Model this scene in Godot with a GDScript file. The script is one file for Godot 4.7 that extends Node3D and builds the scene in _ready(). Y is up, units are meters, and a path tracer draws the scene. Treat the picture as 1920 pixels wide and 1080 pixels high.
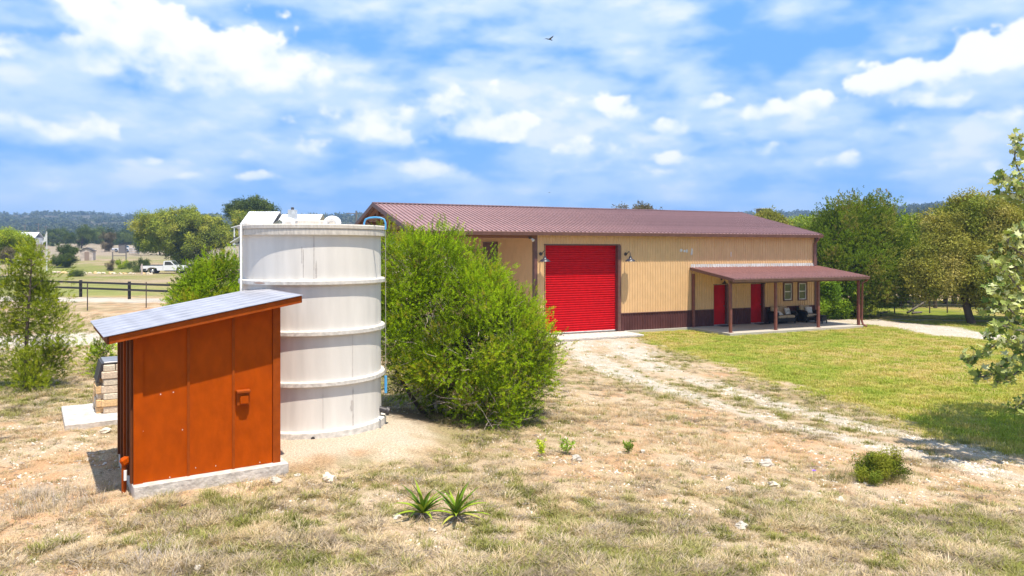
extends Node3D

const F := 1381.0
const EYE := 3.5
const TH := 0.429        # how far the metal building is turned from the picture's axis
const TS := 0.579        # the same for the pump shed
var rng := RandomNumberGenerator.new()
var used := {}
var nz := {}
var tex := {}

# ------------------------------------------------------------------ small helpers
func noise(freq: float, sd: int, oct := 4) -> FastNoiseLite:
	var key := "%f_%d_%d" % [freq, sd, oct]
	if not nz.has(key):
		var n := FastNoiseLite.new()
		n.noise_type = FastNoiseLite.TYPE_SIMPLEX_SMOOTH
		n.seed = sd
		n.frequency = freq
		n.fractal_type = FastNoiseLite.FRACTAL_FBM
		n.fractal_octaves = oct
		nz[key] = n
	return nz[key]

func rr(a: float, b: float) -> float:
	return rng.randf_range(a, b)

func at(px: float, py: float, z: float) -> Vector3:   # a point of the place, from its bearing and its distance
	return Vector3((px - 960.0) * z / F, EYE - (py - 467.5) * z / F, -z)

func V(x: float, y: float, z: float) -> Vector3:
	return Vector3(x, y, -z)

func ss(a: float, b: float, x: float) -> float:
	return smoothstep(a, b, x)

func ground_y(x: float, z: float) -> float:            # z is the distance in front of the camera
	var a := 0.45 * x + 0.3 * (minf(z, 40.0) - 16.0)
	var y := -0.6 * ss(-3.0, 5.0, a)
	if z > 105.0:
		y += 0.03 * (minf(z, 300.0) - 105.0)
		if z > 180.0:
			var n: FastNoiseLite = noise(0.0022, 71, 3)
			var r := n.get_noise_2d(x, z)
			y += 54.0 * ss(350.0, 1300.0, z) * (0.97 + 0.2 * r)
			y += 19.0 * ss(180.0, 460.0, z) * ss(0.36, 0.62, x / z) * (1.0 + 0.25 * r)
	return y

func on_ground(x: float, z: float, up := 0.0) -> Vector3:
	return Vector3(x, ground_y(x, z) + up, -z)

func C(r: float, g: float, b: float) -> Color:
	return Color(r, g, b)

func noise_tex(name: String, freq: float, lo: float, hi: float, size := 256, normal := 0.0, oct := 5, kind := 0) -> NoiseTexture2D:
	if tex.has(name):
		return tex[name]
	var t := NoiseTexture2D.new()
	var n := FastNoiseLite.new()
	n.noise_type = FastNoiseLite.TYPE_SIMPLEX_SMOOTH if kind == 0 else FastNoiseLite.TYPE_CELLULAR
	n.frequency = freq
	n.seed = hash(name) % 1000
	n.fractal_octaves = oct
	t.noise = n
	t.width = size
	t.height = size
	t.seamless = true
	if normal > 0.0:
		t.as_normal_map = true
		t.bump_strength = normal
	else:
		var g := Gradient.new()
		g.set_color(0, Color(lo, lo, lo))
		g.set_color(1, Color(hi, hi, hi))
		g.set_offset(0, 0.15)
		g.set_offset(1, 0.85)
		t.color_ramp = g
	tex[name] = t
	return t

func mat(c: Color, rough := 0.8, grain: Texture2D = null, scale := Vector3.ONE, bump: Texture2D = null, bumps := 0.4, metal := 0.0) -> StandardMaterial3D:
	var m := StandardMaterial3D.new()
	m.albedo_color = c.linear_to_srgb()
	m.roughness = rough
	m.metallic = metal
	if grain or bump:
		m.uv1_triplanar = true
		m.uv1_scale = scale
		m.albedo_texture = grain
		if bump:
			m.normal_enabled = true
			m.normal_texture = bump
			m.normal_scale = bumps
	return m

func leaf_mat(through := 0.35, rough := 0.65) -> StandardMaterial3D:
	var m := StandardMaterial3D.new()
	m.vertex_color_use_as_albedo = true
	m.roughness = rough
	m.metallic_specular = 0.3
	m.backlight_enabled = true
	m.backlight = Color(through, through, through * 0.4).linear_to_srgb()
	m.cull_mode = BaseMaterial3D.CULL_DISABLED
	return m

func begin() -> SurfaceTool:
	var st := SurfaceTool.new()
	st.begin(Mesh.PRIMITIVE_TRIANGLES)
	return st

func done(st: SurfaceTool) -> ArrayMesh:
	st.generate_normals()
	return st.commit()

func face(st: SurfaceTool, p: Array, out: Vector3, group := 4294967295) -> void:
	var n: Vector3 = (p[1] - p[0]).cross(p[2] - p[0])
	st.set_smooth_group(group)
	var fl := n.dot(out) < 0.0
	for i in range(1, p.size() - 1):
		st.add_vertex(p[0])
		st.add_vertex(p[i] if fl else p[i + 1])
		st.add_vertex(p[i + 1] if fl else p[i])

func box(st: SurfaceTool, c: Vector3, s: Vector3, b := 0.0, basis := Basis()) -> void:
	var h := s * 0.5
	b = minf(b, minf(h.x, minf(h.y, h.z)) * 0.9)
	var ax := [Vector3.RIGHT, Vector3.UP, Vector3.BACK]
	for a in 3:
		var u := (a + 1) % 3
		var w := (a + 2) % 3
		for sg in [-1.0, 1.0]:
			var q := []
			for k in [[-1, -1], [1, -1], [1, 1], [-1, 1]]:
				q.append(c + basis * (ax[a] * sg * h[a] + ax[u] * k[0] * (h[u] - b) + ax[w] * k[1] * (h[w] - b)))
			face(st, q, basis * (ax[a] * sg))
		if b > 0.0:
			for su in [-1.0, 1.0]:
				for sw in [-1.0, 1.0]:
					var q := []
					for k in [[-1, 0], [1, 0], [1, 1], [-1, 1]]:
						var e: float = k[0] * (h[a] - b)
						q.append(c + basis * (ax[a] * e + (ax[u] * su * h[u] + ax[w] * sw * (h[w] - b) if k[1] == 0 else ax[u] * su * (h[u] - b) + ax[w] * sw * h[w])))
					face(st, q, basis * (ax[u] * su + ax[w] * sw))
	if b > 0.0:
		for sx in [-1.0, 1.0]:
			for sy in [-1.0, 1.0]:
				for sz in [-1.0, 1.0]:
					face(st, [c + basis * Vector3(sx * h.x, sy * (h.y - b), sz * (h.z - b)), c + basis * Vector3(sx * (h.x - b), sy * h.y, sz * (h.z - b)), c + basis * Vector3(sx * (h.x - b), sy * (h.y - b), sz * h.z)], basis * Vector3(sx, sy, sz))

func box_mesh(c: Vector3, s: Vector3, b := 0.0, basis := Basis()) -> ArrayMesh:
	var st := begin()
	box(st, c, s, b, basis)
	return done(st)

func beam(st: SurfaceTool, a: Vector3, e: Vector3, w: float, h: float, b := 0.0, up := Vector3.UP) -> void:
	var x := (e - a).normalized()
	var z := x.cross(up).normalized()
	box(st, (a + e) * 0.5, Vector3(a.distance_to(e), h, w), b, Basis(x, z.cross(x).normalized(), z))

func tube(st: SurfaceTool, pts: Array, r0: float, r1 := -1.0, sides := 7, cap := true) -> void:
	if r1 < 0.0:
		r1 = r0
	var rings := []
	var x := Vector3.ZERO
	for i in pts.size():
		var d: Vector3 = (pts[mini(i + 1, pts.size() - 1)] - pts[maxi(i - 1, 0)]).normalized()
		if i == 0:
			x = d.cross(Vector3.UP if absf(d.y) < 0.9 else Vector3.RIGHT).normalized()
		else:
			x = (x - d * x.dot(d)).normalized()
		var y := d.cross(x)
		var r := lerpf(r0, r1, float(i) / maxf(1.0, pts.size() - 1.0))
		var ring := []
		for k in sides:
			var t := TAU * k / sides
			ring.append(pts[i] + (x * cos(t) + y * sin(t)) * r)
		rings.append(ring)
	for i in rings.size() - 1:
		for k in sides:
			var k2 := (k + 1) % sides
			var q := [rings[i][k], rings[i][k2], rings[i + 1][k2], rings[i + 1][k]]
			face(st, q, (rings[i][k] + rings[i][k2]) * 0.5 - pts[i], 0)
	if cap:
		face(st, rings[0], pts[0] - pts[1])
		face(st, rings[-1], pts[-1] - pts[-2])

func lathe(st: SurfaceTool, prof: Array, sides := 48, c := Vector3.ZERO) -> void:
	for i in prof.size() - 1:
		var a: Vector2 = prof[i]
		var b: Vector2 = prof[i + 1]
		for k in sides:
			var t := TAU * k / sides
			var t2 := TAU * (k + 1) / sides
			var d := Vector3(cos(t), 0, sin(t))
			var d2 := Vector3(cos(t2), 0, sin(t2))
			var out := (d + d2) * (b.y - a.y) * 0.5 + Vector3.UP * (a.x - b.x)
			var q := [c + d * a.x + Vector3.UP * a.y, c + d2 * a.x + Vector3.UP * a.y, c + d2 * b.x + Vector3.UP * b.y, c + d * b.x + Vector3.UP * b.y]
			if a.x < 1e-5:
				q.remove_at(0)
			elif b.x < 1e-5:
				q.remove_at(2)
			face(st, q, out, i + 1)

func prism(st: SurfaceTool, poly: Array, z0: float, z1: float) -> void:   # a side view, given width along z
	var p2 := PackedVector2Array(poly)
	var tri := Geometry2D.triangulate_polygon(p2)
	for i in range(0, tri.size(), 3):
		for z in [z0, z1]:
			face(st, [Vector3(p2[tri[i]].x, p2[tri[i]].y, z), Vector3(p2[tri[i + 1]].x, p2[tri[i + 1]].y, z), Vector3(p2[tri[i + 2]].x, p2[tri[i + 2]].y, z)], Vector3(0, 0, z * 2.0 - z0 - z1))
	var area := 0.0
	for i in p2.size():
		area += p2[i].cross(p2[(i + 1) % p2.size()])
	for i in p2.size():
		var a := p2[i]
		var b := p2[(i + 1) % p2.size()]
		face(st, [Vector3(a.x, a.y, z0), Vector3(b.x, b.y, z0), Vector3(b.x, b.y, z1), Vector3(a.x, a.y, z1)], Vector3(b.y - a.y, a.x - b.x, 0) * signf(area))

func ribs(width: float, pitch: float, top: float, side: float, depth: float, first := 0.0) -> Array:
	var p := [Vector2(0, 0)]
	var x := first if first > 0.0 else pitch * 0.5
	while x + top * 0.5 + side < width:
		if x - top * 0.5 - side > 0.0:
			p.append_array([Vector2(x - top * 0.5 - side, 0), Vector2(x - top * 0.5, depth), Vector2(x + top * 0.5, depth), Vector2(x + top * 0.5 + side, 0)])
		x += pitch
	p.append(Vector2(width, 0))
	return p

func ribbed(st: SurfaceTool, prof: Array, o: Vector3, across: Vector3, along: Vector3, out: Vector3) -> void:
	for i in prof.size() - 1:
		var a: Vector3 = o + across * prof[i].x + out * prof[i].y
		var b: Vector3 = o + across * prof[i + 1].x + out * prof[i + 1].y
		face(st, [a, b, b + along, a + along], out)

# ------------------------------------------------------------------ naming
func numbered(called: String) -> String:
	var n: int = used.get(called, 0)
	used[called] = n + 1
	return called if n == 0 else "%s_%03d" % [called, n]

func tag(o: Node3D, label: String, category: String, group := "", kind := "") -> Node3D:
	o.set_meta("label", label)
	if category:
		o.set_meta("category", category)
	if group:
		o.set_meta("group", group)
	if kind:
		o.set_meta("kind", kind)
	return o

func thing(called: String, label: String, category: String, where := Vector3.ZERO, turn := 0.0, group := "") -> Node3D:
	var o := Node3D.new()
	o.name = numbered(called)
	add_child(o)
	o.position = where
	o.rotation.y = turn
	tag(o, label, category, group)
	return o

func part(called: String, mesh: Mesh, m: Material, parent: Node, xf := Transform3D()) -> MeshInstance3D:
	var o := MeshInstance3D.new()
	o.name = called if parent != self else numbered(called)
	o.mesh = mesh
	o.material_override = m
	o.transform = xf
	parent.add_child(o, true)
	return o

func many(called: String, mesh: Mesh, m: Material, xf: Array, col: Array, parent: Node) -> MultiMeshInstance3D:
	var mm := MultiMesh.new()
	mm.transform_format = MultiMesh.TRANSFORM_3D
	mm.use_colors = true
	mm.mesh = mesh
	mm.instance_count = xf.size()
	for i in xf.size():
		mm.set_instance_transform(i, xf[i])
		mm.set_instance_color(i, col[i])
	var o := MultiMeshInstance3D.new()
	o.name = called if parent != self else numbered(called)
	o.multimesh = mm
	o.material_override = m
	o.set_meta("kind", "stuff")
	parent.add_child(o, true)
	return o

# ------------------------------------------------------------------ foliage
func kite(st: SurfaceTool, o: Vector3, d: Vector3, side: Vector3, l: float, w: float, c: Color, fold := 0.0) -> void:
	var n := d.cross(side).normalized() * fold * w
	var a := o + d * l * 0.45 + side * w * 0.5 + n
	var b := o + d * l * 0.45 - side * w * 0.5 + n
	var e := o + d * l
	st.set_smooth_group(4294967295)
	st.set_color(c)
	st.add_vertex(o)
	st.add_vertex(a)
	st.add_vertex(e)
	st.add_vertex(o)
	st.add_vertex(e)
	st.add_vertex(b)

func rdir() -> Vector3:
	var z := rr(-1, 1)
	var t := rr(0, TAU)
	var r := sqrt(1.0 - z * z)
	return Vector3(r * cos(t), z, r * sin(t))

func spray(seed_: int, n: int, l: float, w: float) -> ArrayMesh:   # a juniper branchlet: needles set along a stem of unit length
	rng.seed = seed_
	var st := begin()
	for i in n:
		var f := pow(rr(0.0, 1.0), 0.8)
		var d := (Vector3(rr(-1, 1), rr(0.35, 1.5), rr(-1, 1))).normalized()
		var o := Vector3(0, f * 0.75, 0) + d * 0.06 * (1.0 - f)
		var s := d.cross(rdir()).normalized()
		var g := rr(0.75, 1.2)
		kite(st, o, d, s, l * rr(0.6, 1.1) * (1.15 - 0.5 * f), w * rr(0.7, 1.2), Color(g, g, g * rr(0.7, 1.2)), 0.15)
	return done(st)

func clump(seed_: int, n: int, l: float, w: float) -> ArrayMesh:   # a spray of broad leaves in a ball of unit radius
	rng.seed = seed_
	var st := begin()
	for i in n:
		var p := rdir() * pow(rr(0, 1), 0.5)
		p.y *= 0.6
		var d := (p + rdir() * 0.8 + Vector3(0, -0.15, 0)).normalized()
		var s := d.cross((Vector3.UP + rdir() * 0.9).normalized()).normalized()
		var g := rr(0.75, 1.2)
		kite(st, p, d, s, l * rr(0.7, 1.2), w * rr(0.7, 1.2), Color(g, g, g * rr(0.75, 1.15)), rr(-0.2, 0.2))
	return done(st)

func crown_points(lobes: Array, n: int, shell: float, gap: float, gfreq: float, seed_: int) -> Array:
	rng.seed = seed_
	var cum := []
	var tot := 0.0
	for l in lobes:
		tot += pow(l[1].x * l[1].y * l[1].z, 0.667)
		cum.append(tot)
	var nn := noise(gfreq, seed_ % 97, 2)
	var out := []
	var tries := 0
	while out.size() < n and tries < n * 8:
		tries += 1
		var q := rr(0, tot)
		var k := 0
		while cum[k] < q:
			k += 1
		var d := rdir()
		var f := lerpf(shell, 1.05, sqrt(rng.randf()))
		var p: Vector3 = lobes[k][0] + d * f * lobes[k][1]
		var inside := false
		for j in lobes.size():
			if j != k:
				var e: Vector3 = (p - lobes[j][0]) / lobes[j][1]
				if e.length_squared() < 0.42 and rng.randf() < 0.9:
					inside = true
					break
		if inside or nn.get_noise_3dv(p) < gap:
			continue
		out.append([p, (d / lobes[k][1]).normalized()])
	return out

func crown(called: String, parent: Node, mesh: Mesh, m: Material, lobes: Array, n: int, size: float, cols: Array, up: float, seed_: int, shell := 0.6, gap := -0.25, gfreq := 1.2, origin := Vector3.ZERO, per := 26, spread := 1.2) -> void:
	# sprays sit together in boughs' ends, so that light and dark clumps form
	var pts := crown_points(lobes, maxi(8, n / per), shell, gap, gfreq, seed_)
	var xf := []
	var col := []
	for q in pts:
		var axis: Vector3 = (q[1] * 0.9 + Vector3.UP * up + rdir() * 0.5).normalized()
		var t := clampf(rng.randfn(0.5, 0.33), 0, 0.999) * (cols.size() - 1)
		var c: Color = cols[int(t)].lerp(cols[int(t) + 1], t - int(t))
		var cs := size * spread * rr(0.75, 1.35)
		for k in per:
			var o := rdir() * pow(rng.randf(), 0.45) * cs
			o += axis * (maxf(0.0, o.dot(axis)) * 0.5)
			var y: Vector3 = (axis * 0.9 + o.normalized() * 0.7 + rdir() * 0.45).normalized()
			var x := y.cross(rdir()).normalized()
			var s := size * rr(0.6, 1.25)
			xf.append(Transform3D(Basis(x, y, x.cross(y)).scaled_local(Vector3(s, s, s)), q[0] + o - origin))
			var g := rr(0.9, 1.1)
			col.append(Color(c.r * g * rr(0.95, 1.05), c.g * g, c.b * g))
	many(called, mesh, m, xf, col, parent)

func wiggly(a: Vector3, b: Vector3, n: int, amp: float) -> Array:
	var p := []
	var off := Vector3.ZERO
	for i in n + 1:
		var f := float(i) / n
		if i > 0 and i < n:
			off += rdir() * amp
		p.append(a.lerp(b, f) + off * sin(f * PI))
	return p

func wood(called: String, parent: Node, m: Material, trunks: Array, limbs: Array, r0: float, r1: float, lr: float, seed_: int) -> void:
	rng.seed = seed_
	var st := begin()
	for t in trunks:
		tube(st, wiggly(t[0], t[1], 6, r0 * 0.35), r0, r1, 9)
	part("trunk" if called == "" else called, done(st), m, parent)
	if limbs.size():
		st = begin()
		for l in limbs:
			tube(st, wiggly(l[0], l[1], 5, l[0].distance_to(l[1]) * 0.05), lr * rr(0.7, 1.2), lr * 0.2, 5, false)
		part("limbs", done(st), m, parent)

func tree(called: String, label: String, category: String, base: Vector3, trunk_top: Vector3, r0: float, lobes: Array, mesh: Mesh, m: Material, bark: Material, n: int, size: float, cols: Array, up: float, seed_: int, shell := 0.6, gap := -0.25, gfreq := 0.6, group := "", per := 26, spread := 1.2) -> Node3D:
	var t := thing(called, label, category, base, 0.0, group)
	var limbs := []
	rng.seed = seed_
	for l in lobes:
		limbs.append([(trunk_top - base) * rr(0.55, 1.0), (l[0] as Vector3) - base + Vector3(0, l[1].y * 0.3, 0)])
		limbs.append([(trunk_top - base) * rr(0.7, 1.0), (l[0] as Vector3) - base + rdir() * l[1] * 0.7])
	wood("", t, bark, [[Vector3(0, -0.15, 0), trunk_top - base]], limbs, r0, r0 * 0.6, r0 * 0.4, seed_)
	crown("crown", t, mesh, m, lobes, n, size, cols, up, seed_, shell, gap, gfreq, base, per, spread)
	return t

func grass_mesh(seed_: int, n: int, h: float, spread: float, w: float, bend: float) -> ArrayMesh:
	rng.seed = seed_
	var st := begin()
	st.set_smooth_group(4294967295)
	for i in n:
		var a := rr(0, TAU)
		var o := Vector3(cos(a), 0, sin(a)) * spread * sqrt(rng.randf())
		var b := a + rr(-0.8, 0.8)
		var d := Vector3(cos(b), 0, sin(b))
		var s := Vector3(-d.z, 0, d.x).rotated(Vector3.UP, rr(-0.6, 0.6)) * w * 0.5 * rr(0.7, 1.3)
		var hh := h * rr(0.5, 1.15)
		var bd := bend * rr(0.3, 1.4) * hh
		var m1 := o + d * bd * 0.3 + Vector3.UP * hh * 0.55
		var tip := o + d * bd + Vector3.UP * hh * rr(0.75, 1.0)
		var g := rr(0.75, 1.25)
		st.set_color(Color(g, g * rr(0.95, 1.05), g * rr(0.85, 1.1)))
		for v in [o - s, o + s, m1 + s * 0.8, o - s, m1 + s * 0.8, m1 - s * 0.8, m1 - s * 0.8, m1 + s * 0.8, tip]:
			st.add_vertex(v)
	return done(st)

func rock_mesh(seed_: int, seg := 12, ring := 7, rough := 0.35, flat := 0.65) -> ArrayMesh:
	var sm := SphereMesh.new()
	sm.radius = 0.5
	sm.height = 1.0
	sm.radial_segments = seg
	sm.rings = ring
	var a := sm.get_mesh_arrays()
	var v: PackedVector3Array = a[Mesh.ARRAY_VERTEX]
	var n := noise(1.3, seed_, 3)
	var n2 := noise(0.8, seed_ + 50, 1)
	for i in v.size():
		var p := v[i] * 2.0
		var r := 0.5 * (1.0 + rough * n.get_noise_3dv(p) * 1.6 + rough * snappedf(n2.get_noise_3dv(p), 0.25))
		v[i] = Vector3(p.x * r, p.y * r * flat, p.z * r * 0.85)
	var st := begin()
	st.set_smooth_group(4294967295)
	for i in a[Mesh.ARRAY_INDEX]:
		st.add_vertex(v[i])
	return done(st)

# ------------------------------------------------------------------ sky
func px_dir(x: float, y: float) -> Vector2:      # azimuth and elevation, in degrees, of a bearing
	var az := atan2(x - 960.0, F)
	return Vector2(rad_to_deg(az), rad_to_deg(atan((467.5 - y) / F * cos(az))))

func cloud_list() -> Array:
	# seen in front: [x, y, half width, half height, strength, brightness]
	var seen := [
		[170, 25, 130, 48, 1.0, 1.0], [290, 70, 150, 62, 1.1, 1.0], [430, 108, 150, 62, 1.1, 1.0], [505, 150, 110, 42, 0.9, 0.85], [200, 120, 260, 45, 0.55, 0.7], [420, 175, 160, 24, 0.5, 0.5],
		[55, 238, 120, 42, 0.75, 0.75], [150, 250, 70, 30, 0.7, 0.8], [650, 158, 55, 26, 0.8, 0.7], [700, 240, 110, 42, 0.8, 0.75], [742, 258, 52, 20, 0.9, 1.0],
		[880, 210, 110, 48, 0.8, 0.75], [958, 244, 44, 30, 1.1, 1.1], [900, 250, 80, 24, 0.7, 0.85], [548, 278, 66, 24, 0.75, 0.7], [795, 320, 92, 22, 0.75, 0.8], [482, 331, 48, 12, 0.75, 0.8], [280, 305, 24, 13, 0.75, 0.75],
		[362, 333, 38, 11, 0.7, 0.75], [105, 353, 50, 12, 0.5, 0.6], [1165, 208, 58, 27, 1.0, 1.0], [1085, 198, 46, 22, 0.8, 0.75], [1255, 240, 66, 24, 0.75, 0.7], [1345, 190, 34, 16, 0.8, 0.9], [1300, 198, 40, 14, 0.6, 0.6],
		[1485, 208, 96, 32, 0.95, 0.85], [1518, 186, 26, 14, 1.0, 1.1], [1680, 150, 84, 40, 1.25, 1.15], [1616, 158, 36, 22, 1.2, 1.1], [1760, 188, 66, 20, 0.9, 0.9], [1870, 115, 110, 54, 1.35, 1.2], [1700, 90, 48, 15, 0.7, 0.6],
		[1075, 284, 44, 26, 0.75, 0.85], [1158, 284, 44, 22, 0.75, 0.7], [1255, 297, 34, 18, 0.75, 0.75], [1420, 280, 60, 18, 0.6, 0.6], [1580, 302, 66, 20, 0.7, 0.65], [1700, 245, 90, 20, 0.6, 0.6], [1870, 235, 60, 30, 0.6, 0.6], [1800, 320, 110, 22, 0.5, 0.6], [1220, 330, 120, 14, 0.4, 0.5],
	]
	var out := []
	for c in seen:
		var a := px_dir(c[0], c[1])
		var k := rad_to_deg(1.0 / F) * cos(deg_to_rad(a.x))
		out.append([a.x, a.y, c[2] * k * cos(deg_to_rad(a.x)), c[3] * k, c[4], c[5]])
	rng.seed = 11
	for i in 190:                                   # the same kind of cloud all the way round
		var az := rr(38.0, 322.0)
		var el := 2.5 + 20.0 * pow(rng.randf(), 1.2)
		var w := rr(1.0, 2.4) * (0.6 + el * 0.09)
		out.append([az if az < 180.0 else az - 360.0, el, w, w * rr(0.35, 0.5), rr(0.6, 1.25), rr(0.6, 1.15)])
	return out

func sky_color(az: float, el: float, dens: float, lit: float, fine: bool) -> Color:
	var d := Vector3(sin(az) * cos(el), sin(el), -cos(az) * cos(el))
	var e := maxf(el, 0.0)
	var base := Color(0.165, 0.335, 0.64).lerp(Color(0.095, 0.275, 0.62), ss(0.0, 0.2, e)).lerp(Color(0.05, 0.18, 0.52), ss(0.35, 1.3, e))
	var p := Vector2(d.x, d.z) / (maxf(d.y, 0.0) + 0.16)
	var v := noise(0.55, 21, 5).get_noise_2d(p.x * 1.0 + 3.0, p.y * 1.6)
	var m := noise(1.0, 27, 6).get_noise_3d(d.x * 5.5, e * 13.0, d.z * 5.5)
	var m2 := noise(1.0, 28, 5).get_noise_3d(d.x * 12.0, e * 34.0, d.z * 12.0)
	var veil := 0.08 + 0.92 * ss(-0.46, 0.42, m * 1.05 + v * 0.6 + m2 * 0.25 + 0.06)
	var c := base.lerp(Color(0.40, 0.505, 0.64), veil * lerpf(0.62, 0.92, ss(0.02, 0.2, e)))
	c = c.lerp(Color(0.60, 0.62, 0.65), 0.62 * ss(0.18, 0.70, m + m2 * 0.55 + v * 0.3) * ss(0.02, 0.12, e))
	if dens > 0.01 and fine:
		var n := noise(16.0, 24, 5).get_noise_3d(d.x, e * 1.5, d.z)
		var q := dens * 1.55 + n * (0.22 + 0.75 * minf(dens, 0.9)) - 0.12
		var hi := lit + n * 0.55 - 0.10 + 0.25 * ss(0.5, 1.4, dens)
		var cov := ss(0.04, lerpf(1.35, 0.62, ss(0.35, 1.0, hi)), q)
		var cc := Color(0.37, 0.485, 0.655).lerp(Color(0.66, 0.665, 0.675), ss(0.25, 0.95, hi))
		c = c.lerp(cc, cov * 0.96)
	return c

func sky_panorama() -> ImageTexture:
	var low := Image.create(512, 256, false, Image.FORMAT_RGBF)
	for y in 256:
		var el := (0.5 - (y + 0.5) / 256.0) * PI
		for x in 512:
			var az := ((x + 0.5) / 512.0 - 0.5) * TAU
			if el < 0.0:
				low.set_pixel(posmod(x + 256, 512), y, Color(0.20, 0.17, 0.12))
			else:
				low.set_pixel(posmod(x + 256, 512), y, sky_color(az, el, 0.0, 0.0, false))
	low.resize(4096, 2048, Image.INTERPOLATE_BILINEAR)
	var top := 24.0
	var r0 := int((0.5 - top / 180.0) * 2048.0)
	var r1 := 1024
	var rows := r1 - r0
	var dens := PackedFloat32Array()
	dens.resize(rows * 4096)
	var nw := noise(0.022, 26, 5)
	var lit := PackedFloat32Array()
	lit.resize(rows * 4096)
	for c in cloud_list():
		var x0 := int((c[0] - c[2] * 1.9) / 360.0 * 4096.0 + 2048.0)
		var x1 := int((c[0] + c[2] * 1.9) / 360.0 * 4096.0 + 2048.0)
		var y0 := maxi(r0, int((0.5 - (c[1] + c[3] * 2.0) / 180.0) * 2048.0))
		var y1 := mini(r1 - 1, int((0.5 - (c[1] - c[3] * 2.0) / 180.0) * 2048.0))
		for y in range(y0, y1 + 1):
			var v: float = ((0.5 - (y + 0.5) / 2048.0) * 180.0 - c[1]) / c[3]
			if v < 0.0:
				v *= 1.25                            # flatter underneath
			for x in range(x0, x1 + 1):
				var u: float = ((x - 2048.0) / 4096.0 * 360.0 - c[0]) / c[2]
				var wx := nw.get_noise_2d(x, y * 1.3)
				var wy := nw.get_noise_2d(x + 900.0, y * 1.3)
				var uu := u + wx * 0.85
				var vv := v + wy * 0.75 + 0.25 * wx
				var r2 := uu * uu + vv * vv
				if r2 < 1.9:
					var f: float = (1.0 - r2 / 1.9)
					f = f * f * c[4] * 1.25
					var i := (y - r0) * 4096 + posmod(x, 4096)
					var was := dens[i]
					var l: float = c[5] * (0.62 + 0.38 * clampf(v + 0.35, -1.0, 1.0))
					lit[i] = (lit[i] * was + l * f) / maxf(was + f, 1e-5)
					dens[i] = was + f
	for y in rows:
		var el := (0.5 - (y + r0 + 0.5) / 2048.0) * PI
		for x in 4096:
			var i := y * 4096 + x
			low.set_pixel(posmod(x + 2048, 4096), y + r0, sky_color(((x + 0.5) / 4096.0 - 0.5) * TAU, el, dens[i], lit[i], true))
	return ImageTexture.create_from_image(low)

# ------------------------------------------------------------------ materials
var M := {}

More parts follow.
